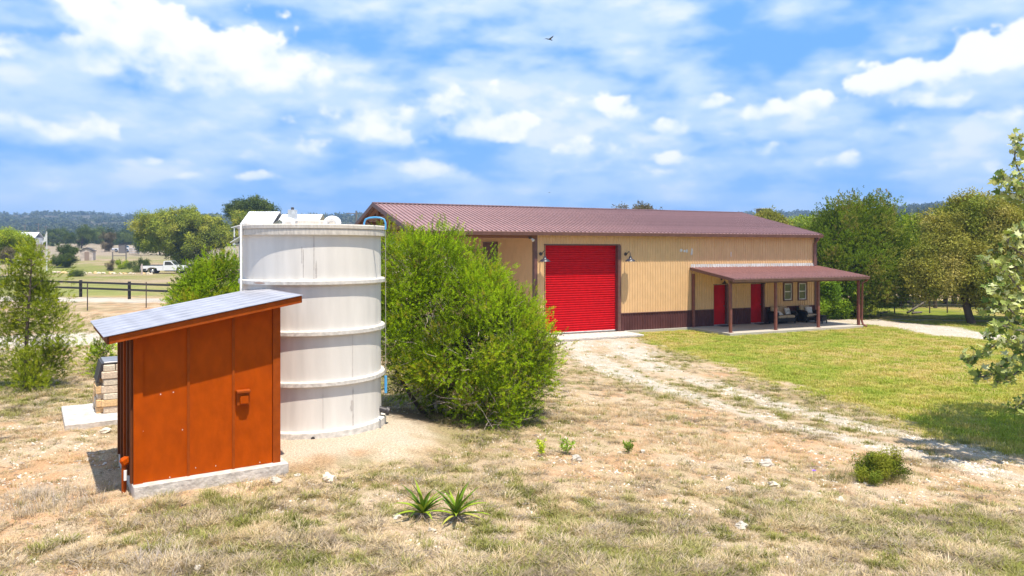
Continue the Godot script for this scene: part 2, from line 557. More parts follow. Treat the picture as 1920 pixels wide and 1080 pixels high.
func materials() -> void:
	var fine := noise_tex("fine", 0.08, 0.80, 1.0)
	var blot := noise_tex("blotch", 0.012, 0.86, 1.0)
	var streak := noise_tex("streak", 0.02, 0.93, 1.0)
	var bump := noise_tex("bump", 0.05, 0, 1, 256, 3.0)
	M.roof = mat(C(0.385, 0.225, 0.215), 0.42, blot, Vector3.ONE * 0.5)
	M.porch_roof = mat(C(0.28, 0.135, 0.12), 0.45, blot, Vector3.ONE * 0.5)
	M.trim = mat(C(0.16, 0.07, 0.06), 0.5, blot, Vector3.ONE)
	M.fascia = mat(C(0.24, 0.115, 0.10), 0.5, blot, Vector3.ONE)
	M.post = mat(C(0.23, 0.075, 0.055), 0.5, blot, Vector3.ONE)
	M.tan = mat(C(0.72, 0.47, 0.25), 0.55, noise_tex("clean", 0.02, 0.955, 1.0), Vector3(0.4, 0.3, 0.4))
	M.wainscot = mat(C(0.125, 0.052, 0.05), 0.5, blot, Vector3(0.4, 0.3, 0.4))
	M.red = mat(C(0.60, 0.008, 0.014), 0.55, noise_tex("paint", 0.03, 0.90, 1.0), Vector3.ONE * 0.4)
	M.door_red = mat(C(0.58, 0.008, 0.012), 0.55, blot, Vector3.ONE * 0.4)
	M.white = mat(C(0.78, 0.78, 0.77), 0.5, blot, Vector3.ONE)
	M.concrete = mat(C(0.55, 0.50, 0.43), 0.9, fine, Vector3.ONE * 1.3, bump, 0.3)
	M.slab = mat(C(0.66, 0.60, 0.54), 0.9, noise_tex("slabtex", 0.02, 0.80, 1.0), Vector3.ONE * 0.9, bump, 0.6)
	M.tank = mat(C(0.74, 0.705, 0.665), 0.75, streak, Vector3(0.7, 0.09, 0.7), bump, 0.03)
	M.tank_ring = mat(C(0.78, 0.74, 0.69), 0.75, fine, Vector3(0.5, 0.5, 0.5), bump, 0.12)
	M.lid = mat(C(0.70, 0.645, 0.58), 0.85, noise_tex("drip", 0.05, 0.85, 1.0), Vector3(1.6, 0.35, 1.6), bump, 0.25)
	M.stain = mat(C(0.62, 0.57, 0.54), 0.9, fine, Vector3.ONE * 6.0)
	M.rust_stain = mat(C(0.55, 0.36, 0.28), 0.9, fine, Vector3.ONE * 4.0)
	M.orange = mat(C(0.46, 0.072, 0.001), 0.6, noise_tex("paint", 0.03, 0.90, 1.0), Vector3(0.6, 0.35, 0.6), bump, 0.10)
	M.orange_trim = mat(C(0.36, 0.070, 0.008), 0.6, noise_tex("paint", 0.03, 0.88, 1.0), Vector3(1.0, 0.6, 1.0), bump, 0.15)
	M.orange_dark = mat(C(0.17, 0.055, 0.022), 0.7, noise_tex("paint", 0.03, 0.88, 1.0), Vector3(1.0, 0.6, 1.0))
	M.tin = mat(C(0.62, 0.62, 0.68), 0.42, noise_tex("tin", 0.02, 0.78, 1.0), Vector3(0.5, 0.5, 2.5), bump, 0.04, 0.75)
	M.dark_metal = mat(C(0.045, 0.04, 0.045), 0.5, blot, Vector3.ONE)
	M.gray_metal = mat(C(0.34, 0.34, 0.36), 0.45, blot, Vector3.ONE, null, 0.0, 0.5)
	M.lamp = mat(C(0.035, 0.035, 0.05), 0.35)
	M.bronze = mat(C(0.05, 0.04, 0.035), 0.5)
	M.blue = mat(C(0.08, 0.36, 0.70), 0.4)
	M.pvc = mat(C(0.82, 0.81, 0.80), 0.4)
	M.cord = mat(C(0.35, 0.33, 0.28), 0.8)
	M.wicker = mat(C(0.022, 0.017, 0.016), 0.6, noise_tex("weave", 0.15, 0.4, 1.0), Vector3.ONE * 8.0, bump, 1.0)
	M.cushion = mat(C(0.56, 0.42, 0.26), 0.95, fine, Vector3.ONE * 3.0)
	M.pillow = mat(C(0.72, 0.70, 0.68), 0.95, fine, Vector3.ONE * 3.0)
	M.stripe = mat(C(0.12, 0.12, 0.14), 0.95)
	M.bark = mat(C(0.16, 0.115, 0.085), 0.95, noise_tex("barktex", 0.06, 0.5, 1.0), Vector3(6, 1.2, 6), bump, 1.0)
	M.gray_bark = mat(C(0.30, 0.26, 0.23), 0.95, noise_tex("barktex", 0.06, 0.5, 1.0), Vector3(6, 1.2, 6), bump, 1.0)
	M.dead = mat(C(0.40, 0.33, 0.27), 0.95)
	for k in ["red", "door_red", "orange", "orange_trim", "orange_dark", "wainscot", "tan"]:
		M[k].metallic_specular = 0.18
	M.leaf = leaf_mat(0.5, 0.7)
	M.leaf_far = leaf_mat(0.3, 0.8)
	M.grass = leaf_mat(0.5, 0.75)
	M.chips = mat(C(1, 1, 1), 0.95)
	M.chips.vertex_color_use_as_albedo = true
	M.stone_white = mat(C(0.74, 0.64, 0.50), 0.95, noise_tex("stonetex", 0.03, 0.84, 1.0), Vector3.ONE * 2.2, bump, 0.8)
	M.stone_gold = mat(C(0.78, 0.52, 0.27), 0.95, noise_tex("stonetex", 0.03, 0.84, 1.0), Vector3.ONE * 2.2, bump, 0.8)
	M.stone_pink = mat(C(0.72, 0.58, 0.44), 0.95, noise_tex("stonetex", 0.03, 0.84, 1.0), Vector3.ONE * 2.2, bump, 0.8)
	M.chips_white = mat(C(0.62, 0.56, 0.48), 0.95, fine, Vector3.ONE * 3.0, bump, 0.5)
	M.mortar = mat(C(0.40, 0.34, 0.28), 1.0, fine, Vector3.ONE * 4.0)
	M.black_wood = mat(C(0.022, 0.02, 0.022), 0.7, fine, Vector3.ONE * 2.0)
	M.tpost = mat(C(0.07, 0.05, 0.04), 0.7)
	M.wire = mat(C(0.16, 0.14, 0.13), 0.6, null, Vector3.ONE, null, 0.0, 0.6)
	M.car_white = mat(C(0.80, 0.80, 0.82), 0.25)
	M.car_white.clearcoat_enabled = true
	M.car_white.clearcoat = 0.8
	M.car_blue = mat(C(0.03, 0.06, 0.16), 0.25)
	M.glass = mat(C(0.02, 0.03, 0.035), 0.08)
	M.glass.metallic_specular = 0.8
	M.window_glass = mat(C(0.055, 0.075, 0.06), 0.06)
	M.window_glass.metallic_specular = 0.6
	M.rubber = mat(C(0.02, 0.02, 0.02), 0.85)
	M.chrome = mat(C(0.6, 0.6, 0.6), 0.25, null, Vector3.ONE, null, 0.0, 0.9)
	M.white_roof = mat(C(0.80, 0.81, 0.84), 0.35, blot, Vector3.ONE * 0.3)
	M.siding = mat(C(0.62, 0.64, 0.68), 0.7, blot, Vector3.ONE * 0.3)
	M.pale_wall = mat(C(0.62, 0.52, 0.46), 0.85, blot, Vector3.ONE * 0.4)
	M.gray_wood = mat(C(0.22, 0.20, 0.19), 0.9, fine, Vector3.ONE)
	M.dark_roof = mat(C(0.06, 0.055, 0.06), 0.8)
	M.brown_door = mat(C(0.30, 0.22, 0.18), 0.8)
	M.timber = mat(C(0.27, 0.115, 0.06), 0.75, fine, Vector3(0.6, 3.0, 0.6))
	M.red_dark = mat(C(0.11, 0.03, 0.025), 0.6)
	M.flag_red = mat(C(0.5, 0.05, 0.06), 0.9)
	M.violet = mat(C(0.22, 0.10, 0.55), 0.8)

# ------------------------------------------------------------------ ground
func seg_dist(p: Vector2, pts: Array) -> float:
	var best := 1e9
	for i in pts.size() - 1:
		best = minf(best, p.distance_to(Geometry2D.get_closest_point_to_segment(p, pts[i], pts[i + 1])))
	return best

const DRIVE := [Vector2(3.2, 36.0), Vector2(3.6, 30.0), Vector2(4.3, 25.0), Vector2(5.6, 20.6), Vector2(7.1, 17.0), Vector2(9.2, 13.6), Vector2(12.5, 10.0), Vector2(19.0, 5.0)]
const ROAD_RIGHT := [Vector2(12.0, 43.5), Vector2(17.0, 42.6), Vector2(20.5, 41.2), Vector2(21.8, 38.5), Vector2(21.6, 35.6), Vector2(24.0, 32.8), Vector2(32.0, 28.5), Vector2(60.0, 20.0)]
const PATH_RIGHT := [Vector2(21.0, 43.0), Vector2(25.0, 42.6), Vector2(30.0, 41.0), Vector2(40.0, 38.0)]
const ROAD_LEFT := [Vector2(-60.0, 9.0), Vector2(-30.0, 23.0), Vector2(-19.0, 27.8), Vector2(-13.0, 30.3), Vector2(-7.0, 33.0), Vector2(-4.0, 35.0)]
const PATH_LEFT := [Vector2(-90.0, 60.0), Vector2(-60.0, 56.0), Vector2(-32.0, 51.5), Vector2(-24.0, 50.2), Vector2(-8.0, 54.0), Vector2(8.0, 62.0)]
const LAWN_EDGE := [Vector2(6.0, 7.0), Vector2(10.5, 10.8), Vector2(13.9, 9.75), Vector2(16.5, 9.1), Vector2(19.4, 8.9), Vector2(23.9, 7.9), Vector2(29.0, 6.6), Vector2(32.0, 5.9), Vector2(36.0, 5.2)]   # z, x

func lawn_edge(z: float) -> float:
	for i in LAWN_EDGE.size() - 1:
		if z < LAWN_EDGE[i + 1].x:
			return lerpf(LAWN_EDGE[i].y, LAWN_EDGE[i + 1].y, clampf((z - LAWN_EDGE[i].x) / (LAWN_EDGE[i + 1].x - LAWN_EDGE[i].x), 0, 1)) if i > 0 else lerpf(14.0, 10.5, clampf((z - 6.0) / 4.8, 0, 1))
	return 5.2

# lawn, gravel, dry grass and green shares at a point
func cover(x: float, z: float) -> Array:
	var a := noise(0.35, 31, 4).get_noise_2d(x, z)
	var b := noise(1.3, 32, 3).get_noise_2d(x, z)
	var c := noise(0.12, 33, 3).get_noise_2d(x, z)
	var lawn := 0.0
	var gravel := 0.0
	var p := Vector2(x, z)
	if x > 2.0 and z > 5.0 and z < 60.0:
		lawn = ss(-0.35, 0.55, x - lawn_edge(z) + a * 0.9 + b * 0.7)
		if x > 10.0 and z > 28.0:
			var d := seg_dist(p, ROAD_RIGHT) + b * 0.35 + a * 0.3
			gravel = maxf(gravel, 1.0 - ss(1.35, 1.75, d))
			gravel = maxf(gravel, 0.8 * (1.0 - ss(0.3, 0.6, seg_dist(p, PATH_RIGHT) + b * 0.25)))
	if x > -2.0 and x < 22.0 and z < 38.0 and z > 3.0:
		var d := seg_dist(p, DRIVE)
		var w := lerpf(1.7, 3.0, ss(18.0, 31.0, z))
		var tracks := maxf(1.0 - ss(0.3, 0.75, absf(d - 0.85) + b * 0.3), ss(27.0, 33.0, z) * 0.85)
		gravel = maxf(gravel, lerpf(0.85, 1.0, ss(21.0, 30.0, z)) * (1.0 - ss(w * 0.55, w, d + a * 0.6)) * ss(-0.25, 0.3, a * 0.9 + b * 0.8 + tracks * 0.55 - 0.20) * (1.0 - 0.85 * lawn))
	if x < 0.0 and z > 8.0 and z < 75.0:
		gravel = maxf(gravel, 1.0 - ss(2.0, 3.3, seg_dist(p, ROAD_LEFT) + a * 1.2 + b * 0.6))
		gravel = maxf(gravel, 1.0 - ss(1.6, 2.3, seg_dist(p, PATH_LEFT) + b * 0.5))
	var f := noise(2.6, 34, 2).get_noise_2d(x, z)
	var dry := ss(-0.12, 0.38, a * 0.5 + b * 0.7 + c * 0.35 + f * 0.55 + 0.04)
	var green := ss(0.02, 0.42, c * 0.8 - b * 0.5 + a * 0.3 + f * 0.5 + 0.12 * ss(2.0, 7.0, x) - 0.03)
	# bare sand round the tank and the shed, and on the worn ground before the juniper
	var bare := 1.0 - ss(1.7, 3.0, p.distance_to(Vector2(-3.6, 14.1)) + b * 0.6 + a)
	bare = maxf(bare, 0.42 * (1.0 - ss(1.0, 4.2, absf(p.y - 13.6 + 0.08 * x) + 0.25 * maxf(0.0, absf(p.x - 0.5) - 3.0) + a * 1.6)))
	bare = maxf(bare, 0.55 * (1.0 - ss(1.0, 3.0, p.distance_to(Vector2(-8.2, 11.5)) + a * 1.5)))
	dry *= 1.0 - 0.8 * bare
	green *= 1.0 - 0.85 * bare
	return [lawn, gravel, dry, green, bare, a, b, c]

func ground_color(x: float, z: float) -> Color:
	if z > 75.0 or z < -10.0 or absf(x) > 75.0:
		var n := noise(0.03, 41, 4).get_noise_2d(x, z)
		var n2 := noise(0.15, 42, 3).get_noise_2d(x, z)
		var c := C(0.42, 0.37, 0.17).lerp(C(0.31, 0.34, 0.10), ss(-0.3, 0.3, n + 0.5 * n2))
		if x < 0.0:
			c = c.lerp(C(0.54, 0.42, 0.29), ss(0.0, 0.45, n2 - n))
		c = c.lerp(C(0.48, 0.40, 0.33), ss(135.0, 190.0, z) * 0.8)
		return c.lerp(C(0.10, 0.105, 0.05).lerp(C(0.26, 0.22, 0.16), ss(0.0, 0.5, n2)), ss(290.0, 380.0, z + 120.0 * ss(0.3, 0.5, x / maxf(z, 1.0))))
	var k := cover(x, z)
	var sand := C(0.68, 0.52, 0.345).lerp(C(0.72, 0.44, 0.25), ss(0.0, 0.5, k[6] - k[7]))
	sand = sand.lerp(C(0.73, 0.60, 0.44), ss(0.05, 0.5, -k[5]) * 0.6)
	var c := sand.lerp(C(0.40, 0.31, 0.19), k[2] * 0.8)
	c = c.lerp(C(0.33, 0.31, 0.12), k[3] * 0.7)
	if x < -9.0 and z > 40.0:                          # the mown paddock beyond the drive
		var n := noise(0.05, 43, 3).get_noise_2d(x, z)
		c = c.lerp(C(0.44, 0.39, 0.16).lerp(C(0.32, 0.37, 0.10), ss(-0.2, 0.3, n + 0.3 * k[6])), 0.85 * ss(52.0, 57.0, z))
	c = c.lerp(C(0.73, 0.65, 0.54), 0.8 * (1.0 - ss(1.5, 2.5, Vector2(x + 3.6, z - 13.9).length() + k[6] * 0.5)))
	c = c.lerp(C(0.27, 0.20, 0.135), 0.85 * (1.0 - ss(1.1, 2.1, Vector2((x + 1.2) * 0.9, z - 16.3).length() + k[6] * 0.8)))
	var turf := C(0.40, 0.40, 0.085).lerp(C(0.56, 0.44, 0.18), ss(0.0, 0.45, k[5] * 0.8 + k[7] + 0.10)).lerp(C(0.27, 0.34, 0.05), ss(0.0, 0.4, k[6] * 0.8 - k[7]))
	c = c.lerp(turf, k[0])
	c = c.lerp(C(0.73, 0.67, 0.58).lerp(C(0.70, 0.57, 0.42), ss(0.0, 0.6, k[6])), k[1])
	return c

func make_ground() -> void:
	var step := 0.12
	var xs := []
	var zs := []
	var x := -13.0
	while x < 14.0:
		xs.append(x)
		x += step
	var s := step
	while x < 2600.0:
		xs.append(x)
		s *= 1.03
		x += s
	xs.append(2700.0)
	x = -13.0
	s = step
	while x > -2600.0:
		s *= 1.03
		x -= s
		xs.push_front(x)
	var z := 5.5
	s = step
	while z < 21.0:
		zs.append(z)
		z += step
	while z < 2000.0:
		zs.append(z)
		s *= 1.027
		z += s
	z = 5.5
	s = step
	while z > -400.0:
		s *= 1.09
		z -= s
		zs.push_front(z)
	var nx := xs.size()
	var nzz := zs.size()
	var v := PackedVector3Array()
	var col := PackedColorArray()
	var uv := PackedVector2Array()
	var uv2 := PackedVector2Array()
	var relief := noise(1.1, 51, 4)
	var relief2 := noise(6.0, 52, 2)
	for j in nzz:
		var zz: float = zs[j]
		for i in nx:
			var xx: float = xs[i]
			var y := ground_y(xx, zz)
			if zz < 60.0 and zz > -5.0 and absf(xx) < 60.0:
				y += relief.get_noise_2d(xx, zz) * 0.035 + relief2.get_noise_2d(xx, zz) * 0.014
				y += 0.16 * (1.0 - ss(1.4, 2.7, Vector2(xx, zz).distance_to(Vector2(-3.4, 13.9))))
			v.append(Vector3(xx, y, -zz))
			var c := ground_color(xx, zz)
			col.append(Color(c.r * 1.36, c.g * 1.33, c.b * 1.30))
			uv.append(Vector2(xx, zz) * 0.55)
			uv2.append(Vector2(xx * 0.83 + zz * 0.55, zz * 0.83 - xx * 0.55) * 0.13)
	var idx := PackedInt32Array()
	for j in nzz - 1:
		for i in nx - 1:
			var a := j * nx + i
			idx.append_array([a, a + nx, a + 1, a + 1, a + nx, a + nx + 1])
	var arr := []
	arr.resize(Mesh.ARRAY_MAX)
	arr[Mesh.ARRAY_VERTEX] = v
	arr[Mesh.ARRAY_COLOR] = col
	arr[Mesh.ARRAY_TEX_UV] = uv
	arr[Mesh.ARRAY_TEX_UV2] = uv2
	arr[Mesh.ARRAY_INDEX] = idx
	var am := ArrayMesh.new()
	am.add_surface_from_arrays(Mesh.PRIMITIVE_TRIANGLES, arr)
	var st := SurfaceTool.new()
	st.create_from(am, 0)
	st.generate_normals()
	var m := StandardMaterial3D.new()
	m.vertex_color_use_as_albedo = true
	m.albedo_texture = noise_tex("soil", 0.10, 0.64, 1.0, 1024, 0.0, 4)
	m.roughness = 0.95
	m.metallic_specular = 0.2
	m.detail_enabled = true
	m.detail_blend_mode = BaseMaterial3D.BLEND_MODE_MUL
	m.detail_uv_layer = BaseMaterial3D.DETAIL_UV_2
	m.detail_albedo = noise_tex("soil_wide", 0.13, 0.80, 1.0, 1024, 0.0, 4)
	m.normal_enabled = true
	m.normal_texture = noise_tex("soil_bump", 0.12, 0, 1, 1024, 6.0, 4)
	m.normal_scale = 0.9
	var g := part("ground", st.commit(), m, self)
	tag(g, "sandy soil, dry grass and lawn sloping away to wooded hills", "ground", "", "structure")

func scatter(called: String, label: String, category: String, meshes: Array, m: Material, n: int, area: Rect2, want: Callable, size: Vector2, cols: Array, seed_: int) -> void:
	var root := thing(called, label, category)
	root.set_meta("kind", "stuff")
	rng.seed = seed_
	var xf := []
	var col := []
	for k in meshes.size():
		xf.append([])
		col.append([])
	var cn := noise(0.6, seed_ % 50 + 3, 3)
	for i in n:
		var f := rng.randf()
		# more, smaller pieces nearby: spread so that the cover per distance stays even
		var z := area.position.y * pow(area.end.y / area.position.y, f)
		var x := rr(area.position.x, area.end.x)
		if area.position.x < -100.0:
			x = rr(-0.74, 0.74) * (z + 1.5)
		var w: float = want.call(x, z)
		if rng.randf() > w:
			continue
		var s := rr(size.x, size.y) * (0.7 + 0.5 * w)
		var k := rng.randi() % meshes.size()
		xf[k].append(Transform3D(Basis(Vector3.UP, rr(0, TAU)).rotated(rdir(), rr(0, 0.22)).scaled(Vector3(s, s * rr(0.8, 1.2), s)), on_ground(x, z, -0.01)))
		var t := clampf(0.5 + cn.get_noise_2d(x, z) * 1.2 + rr(-0.3, 0.3), 0, 0.999) * (cols.size() - 1)
		var c: Color = cols[int(t)].lerp(cols[int(t) + 1], t - int(t))
		var g := rr(0.82, 1.18)
		col[k].append(Color(c.r * g, c.g * g, c.b * g))
	for k in meshes.size():
		many("tufts" if called.ends_with("grass") else "pieces", meshes[k], m, xf[k], col[k], root)

func twig_mesh(seed_: int) -> ArrayMesh:
	rng.seed = seed_
	var st := begin()
	for i in 5:
		var a := rr(0, TAU)
		var o := Vector3(rr(-0.06, 0.06), rr(0.008, 0.02), rr(-0.06, 0.06))
		var d := Vector3(cos(a), rr(-0.05, 0.35), sin(a)) * rr(0.03, 0.11)
		tube(st, [o, o + d * 0.5 + Vector3(0, 0.006, 0), o + d], 0.003, 0.0015, 3, false)
	return done(st)

func open_ground(x: float, z: float) -> bool:
	# not under a slab, the tank, the shed or the building
	if Vector2(x, z).distance_to(Vector2(-3.87, 14.35)) < 1.5:
		return false
	var q := Vector2(x + 5.32, z - 10.4).rotated(-TS)
	if q.x > -0.02 and q.x < 2.1 and q.y > -0.1 and q.y < 2.0:
		return false
	q = Vector2(x + 8.62, z - 14.2).rotated(-TS)
	if q.x > -0.02 and q.x < 3.0 and q.y > -0.05 and q.y < 2.1:
		return false
	q = Vector2(x - 5.208, z - 35.875).rotated(-TH)
	if q.x > -10.6 and q.x < 13.3 and q.y > -0.4 and q.y < 12.5:
		return false
	if q.x > 4.1 and q.x < 13.2 and q.y > -3.15 and q.y < 0.5:
		return false
	return not (q.x > -4.2 and q.x < 0.4 and q.y > -1.7 and q.y < 0.5)

func make_grass() -> void:
	var dry := []
	var green := []
	var turf := []
	for i in 3:
		dry.append(grass_mesh(60 + i, 26, 0.085, 0.11, 0.007, 1.5))
		green.append(grass_mesh(70 + i, 22, 0.075, 0.09, 0.008, 1.0))
		turf.append(grass_mesh(80 + i, 16, 0.05, 0.11, 0.009, 0.7))
	var wide := Rect2(-200, 6.6, 0, 34)
	var want_dry := func(x, z):
		if not open_ground(x, z):
			return 0.0
		var k: Array = cover(x, z)
		return (0.10 + 0.55 * k[2] * k[2]) * (1.0 - k[0]) * (1.0 - 0.9 * k[1]) * (1.0 - 0.7 * k[4]) * (1.0 - 0.3 * ss(14.0, 34.0, z))
	var want_green := func(x, z):
		if not open_ground(x, z):
			return 0.0
		var k: Array = cover(x, z)
		return (0.05 + 0.85 * k[3]) * (1.0 - k[0]) * (1.0 - 0.85 * k[1]) * (1.0 - 0.7 * k[4])
	var want_lawn := func(x, z):
		if x > 0.8 * z or not open_ground(x, z):
			return 0.0
		var k: Array = cover(x, z)
		return k[0] * (1.0 - k[1])
	var want_chips := func(x, z):
		if not open_ground(x, z):
			return 0.0
		var k: Array = cover(x, z)
		return clampf(0.22 + 0.8 * k[1] + 0.25 * k[4] - 0.06 * k[3], 0, 1) * (1.0 - 0.9 * k[0] * (1.0 - k[1]))
	scatter("dry_grass", "straw coloured dry grass scattered over the sandy ground", "grass", dry, M.grass, 170000, wide, want_dry, Vector2(0.45, 1.3), [C(0.60, 0.46, 0.28), C(0.76, 0.61, 0.42), C(0.42, 0.35, 0.30), C(0.70, 0.54, 0.31), C(0.30, 0.24, 0.18)], 301)
	scatter("green_grass", "olive green weeds and grass patches on the dry ground", "grass", green, M.grass, 130000, wide, want_green, Vector2(0.4, 1.2), [C(0.20, 0.21, 0.055), C(0.36, 0.34, 0.11), C(0.26, 0.28, 0.06), C(0.42, 0.38, 0.17)], 302)
	scatter("lawn_grass", "short yellow green lawn in front of the porch", "grass", turf, M.grass, 70000, Rect2(4.5, 8, 26, 36), want_lawn, Vector2(0.55, 1.8), [C(0.36, 0.44, 0.06), C(0.47, 0.49, 0.09), C(0.54, 0.50, 0.12), C(0.66, 0.53, 0.20)], 303)
	scatter("plant_litter", "broken twigs and dead stems lying on the dry ground", "litter", [twig_mesh(90), twig_mesh(91), twig_mesh(92)], M.chips, 45000, Rect2(-200, 6.6, 0, 16), want_dry, Vector2(0.7, 1.6), [C(0.34, 0.29, 0.25), C(0.22, 0.17, 0.13), C(0.48, 0.41, 0.36), C(0.16, 0.12, 0.09)], 305)
	scatter("gravel", "white limestone chips strewn over the drive and bare soil", "gravel", [rock_mesh(5, 7, 4), rock_mesh(6, 7, 4), rock_mesh(7, 6, 4, 0.5)], M.chips, 130000, wide, want_chips, Vector2(0.012, 0.06), [C(0.74, 0.69, 0.61), C(0.66, 0.53, 0.38), C(0.80, 0.76, 0.70), C(0.45, 0.38, 0.31)], 304)

# ------------------------------------------------------------------ the metal building; x runs along its front, z out of it, from the foot of the big door's right jamb
func make_building() -> void:
	var b := thing("metal_building", "long tan metal building with brown ribbed roof and red roll-up door", "building", V(5.208, -0.47, 35.875), TH)
	var L := -4.51
	var R := 12.93
	var D := -12.1
	var prof := func(w: float) -> Array: return ribs(w, 0.1525, 0.03, 0.016, 0.026)
	var wall := func(st: SurfaceTool, x0: float, x1: float, y0: float, y1: float) -> void:
		ribbed(st, prof.call(x1 - x0), Vector3(x0, y0, 0), Vector3.RIGHT, Vector3(0, y1 - y0, 0), Vector3.BACK)
	# front wall round the openings
	var st := begin()
	wall.call(st, L, -4.02, 0.86, 4.80)
	wall.call(st, -4.02, 0.1, 4.16, 4.80)
	wall.call(st, 0.1, 5.80, 0.86, 4.80)
	wall.call(st, 5.80, 6.80, 2.14, 4.80)
	wall.call(st, 6.80, 8.28, 0.86, 4.80)
	wall.call(st, 8.28, 9.26, 2.14, 4.80)
	wall.call(st, 9.26, 10.56, 0.86, 4.80)
	wall.call(st, 10.56, 11.24, 0.86, 1.14)
	wall.call(st, 10.56, 11.24, 2.16, 4.80)
	wall.call(st, 11.24, 11.62, 0.86, 4.80)
	wall.call(st, 11.62, 12.30, 0.86, 1.14)
	wall.call(st, 11.62, 12.30, 2.16, 4.80)
	wall.call(st, 12.30, R, 0.86, 4.80)
	part("wall", done(st), M.tan, b)
	for s in [[L, -4.02], [0.1, 5.80], [6.80, 8.28], [9.26, R]]:
		st = begin()
		wall.call(st, s[0], s[1], 0.0, 0.83)
		var wn := part("wainscot", done(st), M.wainscot, b)
		part("trim_strip", box_mesh(Vector3((s[0] + s[1]) * 0.5, 0.845, 0.02), Vector3(s[1] - s[0], 0.04, 0.05), 0.006), M.trim, wn)
	# ends and back, up under the roof
	var end_prof: Array = prof.call(-D)
	for e in [[L, Vector3.LEFT], [R, Vector3.RIGHT]]:
		st = begin()
		for i in end_prof.size() - 1:
			var q := []
			for k in [0, 1]:
				var a: Vector2 = end_prof[i + k]
				var top := 4.78 + 0.236 * (6.05 - absf(a.x - 6.05)) + 0.02
				q.append(Vector3(e[0], 0.0, -a.x) + e[1] * a.y)
				q.append(Vector3(e[0], top, -a.x) + e[1] * a.y)
			face(st, [q[0], q[1], q[3], q[2]], e[1])
		part("end_wall", done(st), M.tan, b)
	part("back_wall", box_mesh(Vector3((L + R) * 0.5, 2.4, D - 0.03), Vector3(R - L, 4.8, 0.06)), M.tan, b)
	part("inner_floor", box_mesh(Vector3((L + R) * 0.5, -0.04, D * 0.5 - 0.06), Vector3(R - L - 0.3, 0.07, -D - 0.3)), M.concrete, b)
	# footing below the metal
	part("footing", box_mesh(Vector3((0.3 + 4.2) * 0.5, -0.20, -0.15), Vector3(3.9, 0.39, 0.42), 0.01), M.concrete, b)
	part("footing", box_mesh(Vector3(L + 0.2, -0.2, -0.15), Vector3(0.46, 0.39, 0.42), 0.01), M.concrete, b)
	# corner trims
	st = begin()
	box(st, Vector3(L - 0.03, 2.39, 0.035), Vector3(0.16, 4.78, 0.06), 0.008)
	box(st, Vector3(L - 0.07, 2.39, -0.10), Vector3(0.05, 4.78, 0.20), 0.008)
	part("corner_trim", done(st), M.trim, b)
	part("corner_trim", box_mesh(Vector3(R + 0.02, 2.39, 0.035), Vector3(0.14, 4.78, 0.07), 0.008), M.trim, b)
	# a brown shuttered window in the left end wall
	var w := part("shutter", box_mesh(Vector3(L - 0.05, 3.65, -5.35), Vector3(0.07, 1.3, 1.75), 0.01), M.red_dark, b)
	part("frame", box_mesh(Vector3(L - 0.045, 3.65, -5.35), Vector3(0.05, 1.42, 1.9), 0.01), M.trim, w)
	# roll-up door
	var door := Node3D.new()
	door.name = "rollup_door"
	b.add_child(door)
	door.set_meta("label", "tall red ribbed roll-up door")
	st = begin()
	var n := 38
	for i in n:
		var y0 := 4.16 * i / n
		var h := 4.16 / n
		var pts := [Vector2(0, 0), Vector2(0.0, h * 0.16), Vector2(0.035, h * 0.24), Vector2(0.045, h * 0.5), Vector2(0.04, h * 0.8), Vector2(0.012, h), Vector2(0, h)]
		for k in pts.size() - 1:
			var p0: Vector2 = pts[k]
			var p1: Vector2 = pts[k + 1]
			face(st, [Vector3(-4.0, y0 + p0.y, -0.24 + p0.x), Vector3(-0.06, y0 + p0.y, -0.24 + p0.x), Vector3(-0.06, y0 + p1.y, -0.24 + p1.x), Vector3(-4.0, y0 + p1.y, -0.24 + p1.x)], Vector3(0, p0.x - p1.x, p1.y - p0.y))
	part("slat_curtain", done(st), M.red, door)
	part("bottom_bar", box_mesh(Vector3(-2.03, 0.03, -0.215), Vector3(3.92, 0.05, 0.06), 0.01), M.white, door)
	st = begin()
	box(st, Vector3(0.02, 2.08, -0.11), Vector3(0.17, 4.16, 0.30), 0.01)
	part("door_jamb", done(st), M.trim, door)
	part("door_jamb", box_mesh(Vector3(-4.06, 2.08, -0.13), Vector3(0.08, 4.16, 0.26), 0.01), M.trim, door)
	part("door_header", box_mesh(Vector3(-2.02, 4.185, -0.11), Vector3(4.18, 0.06, 0.30), 0.01), M.trim, door)
	# entry doors
	for x0 in [5.82, 8.30]:
		var d := Node3D.new()
		d.name = "entry_door"
		b.add_child(d, true)
		part("door_panel", box_mesh(Vector3(x0 + 0.42, 1.07, -0.17), Vector3(0.86, 2.06, 0.045), 0.006), M.door_red, d)
		st = begin()
		box(st, Vector3(x0 + 0.91, 1.07, -0.11), Vector3(0.10, 2.14, 0.25), 0.008)
		box(st, Vector3(x0 - 0.02, 1.07, -0.12), Vector3(0.06, 2.14, 0.23), 0.008)
		box(st, Vector3(x0 + 0.44, 2.135, -0.115), Vector3(0.98, 0.07, 0.23), 0.008)
		part("frame", done(st), M.trim, d)
		part("threshold", box_mesh(Vector3(x0 + 0.43, 0.022, -0.06), Vector3(0.88, 0.045, 0.22), 0.01), M.gray_metal, d)
		st = begin()
		tube(st, [Vector3(x0 + 0.77, 1.0, -0.15), Vector3(x0 + 0.77, 1.0, -0.09)], 0.025, 0.03, 10)
		part("handle", done(st), M.bronze, d)
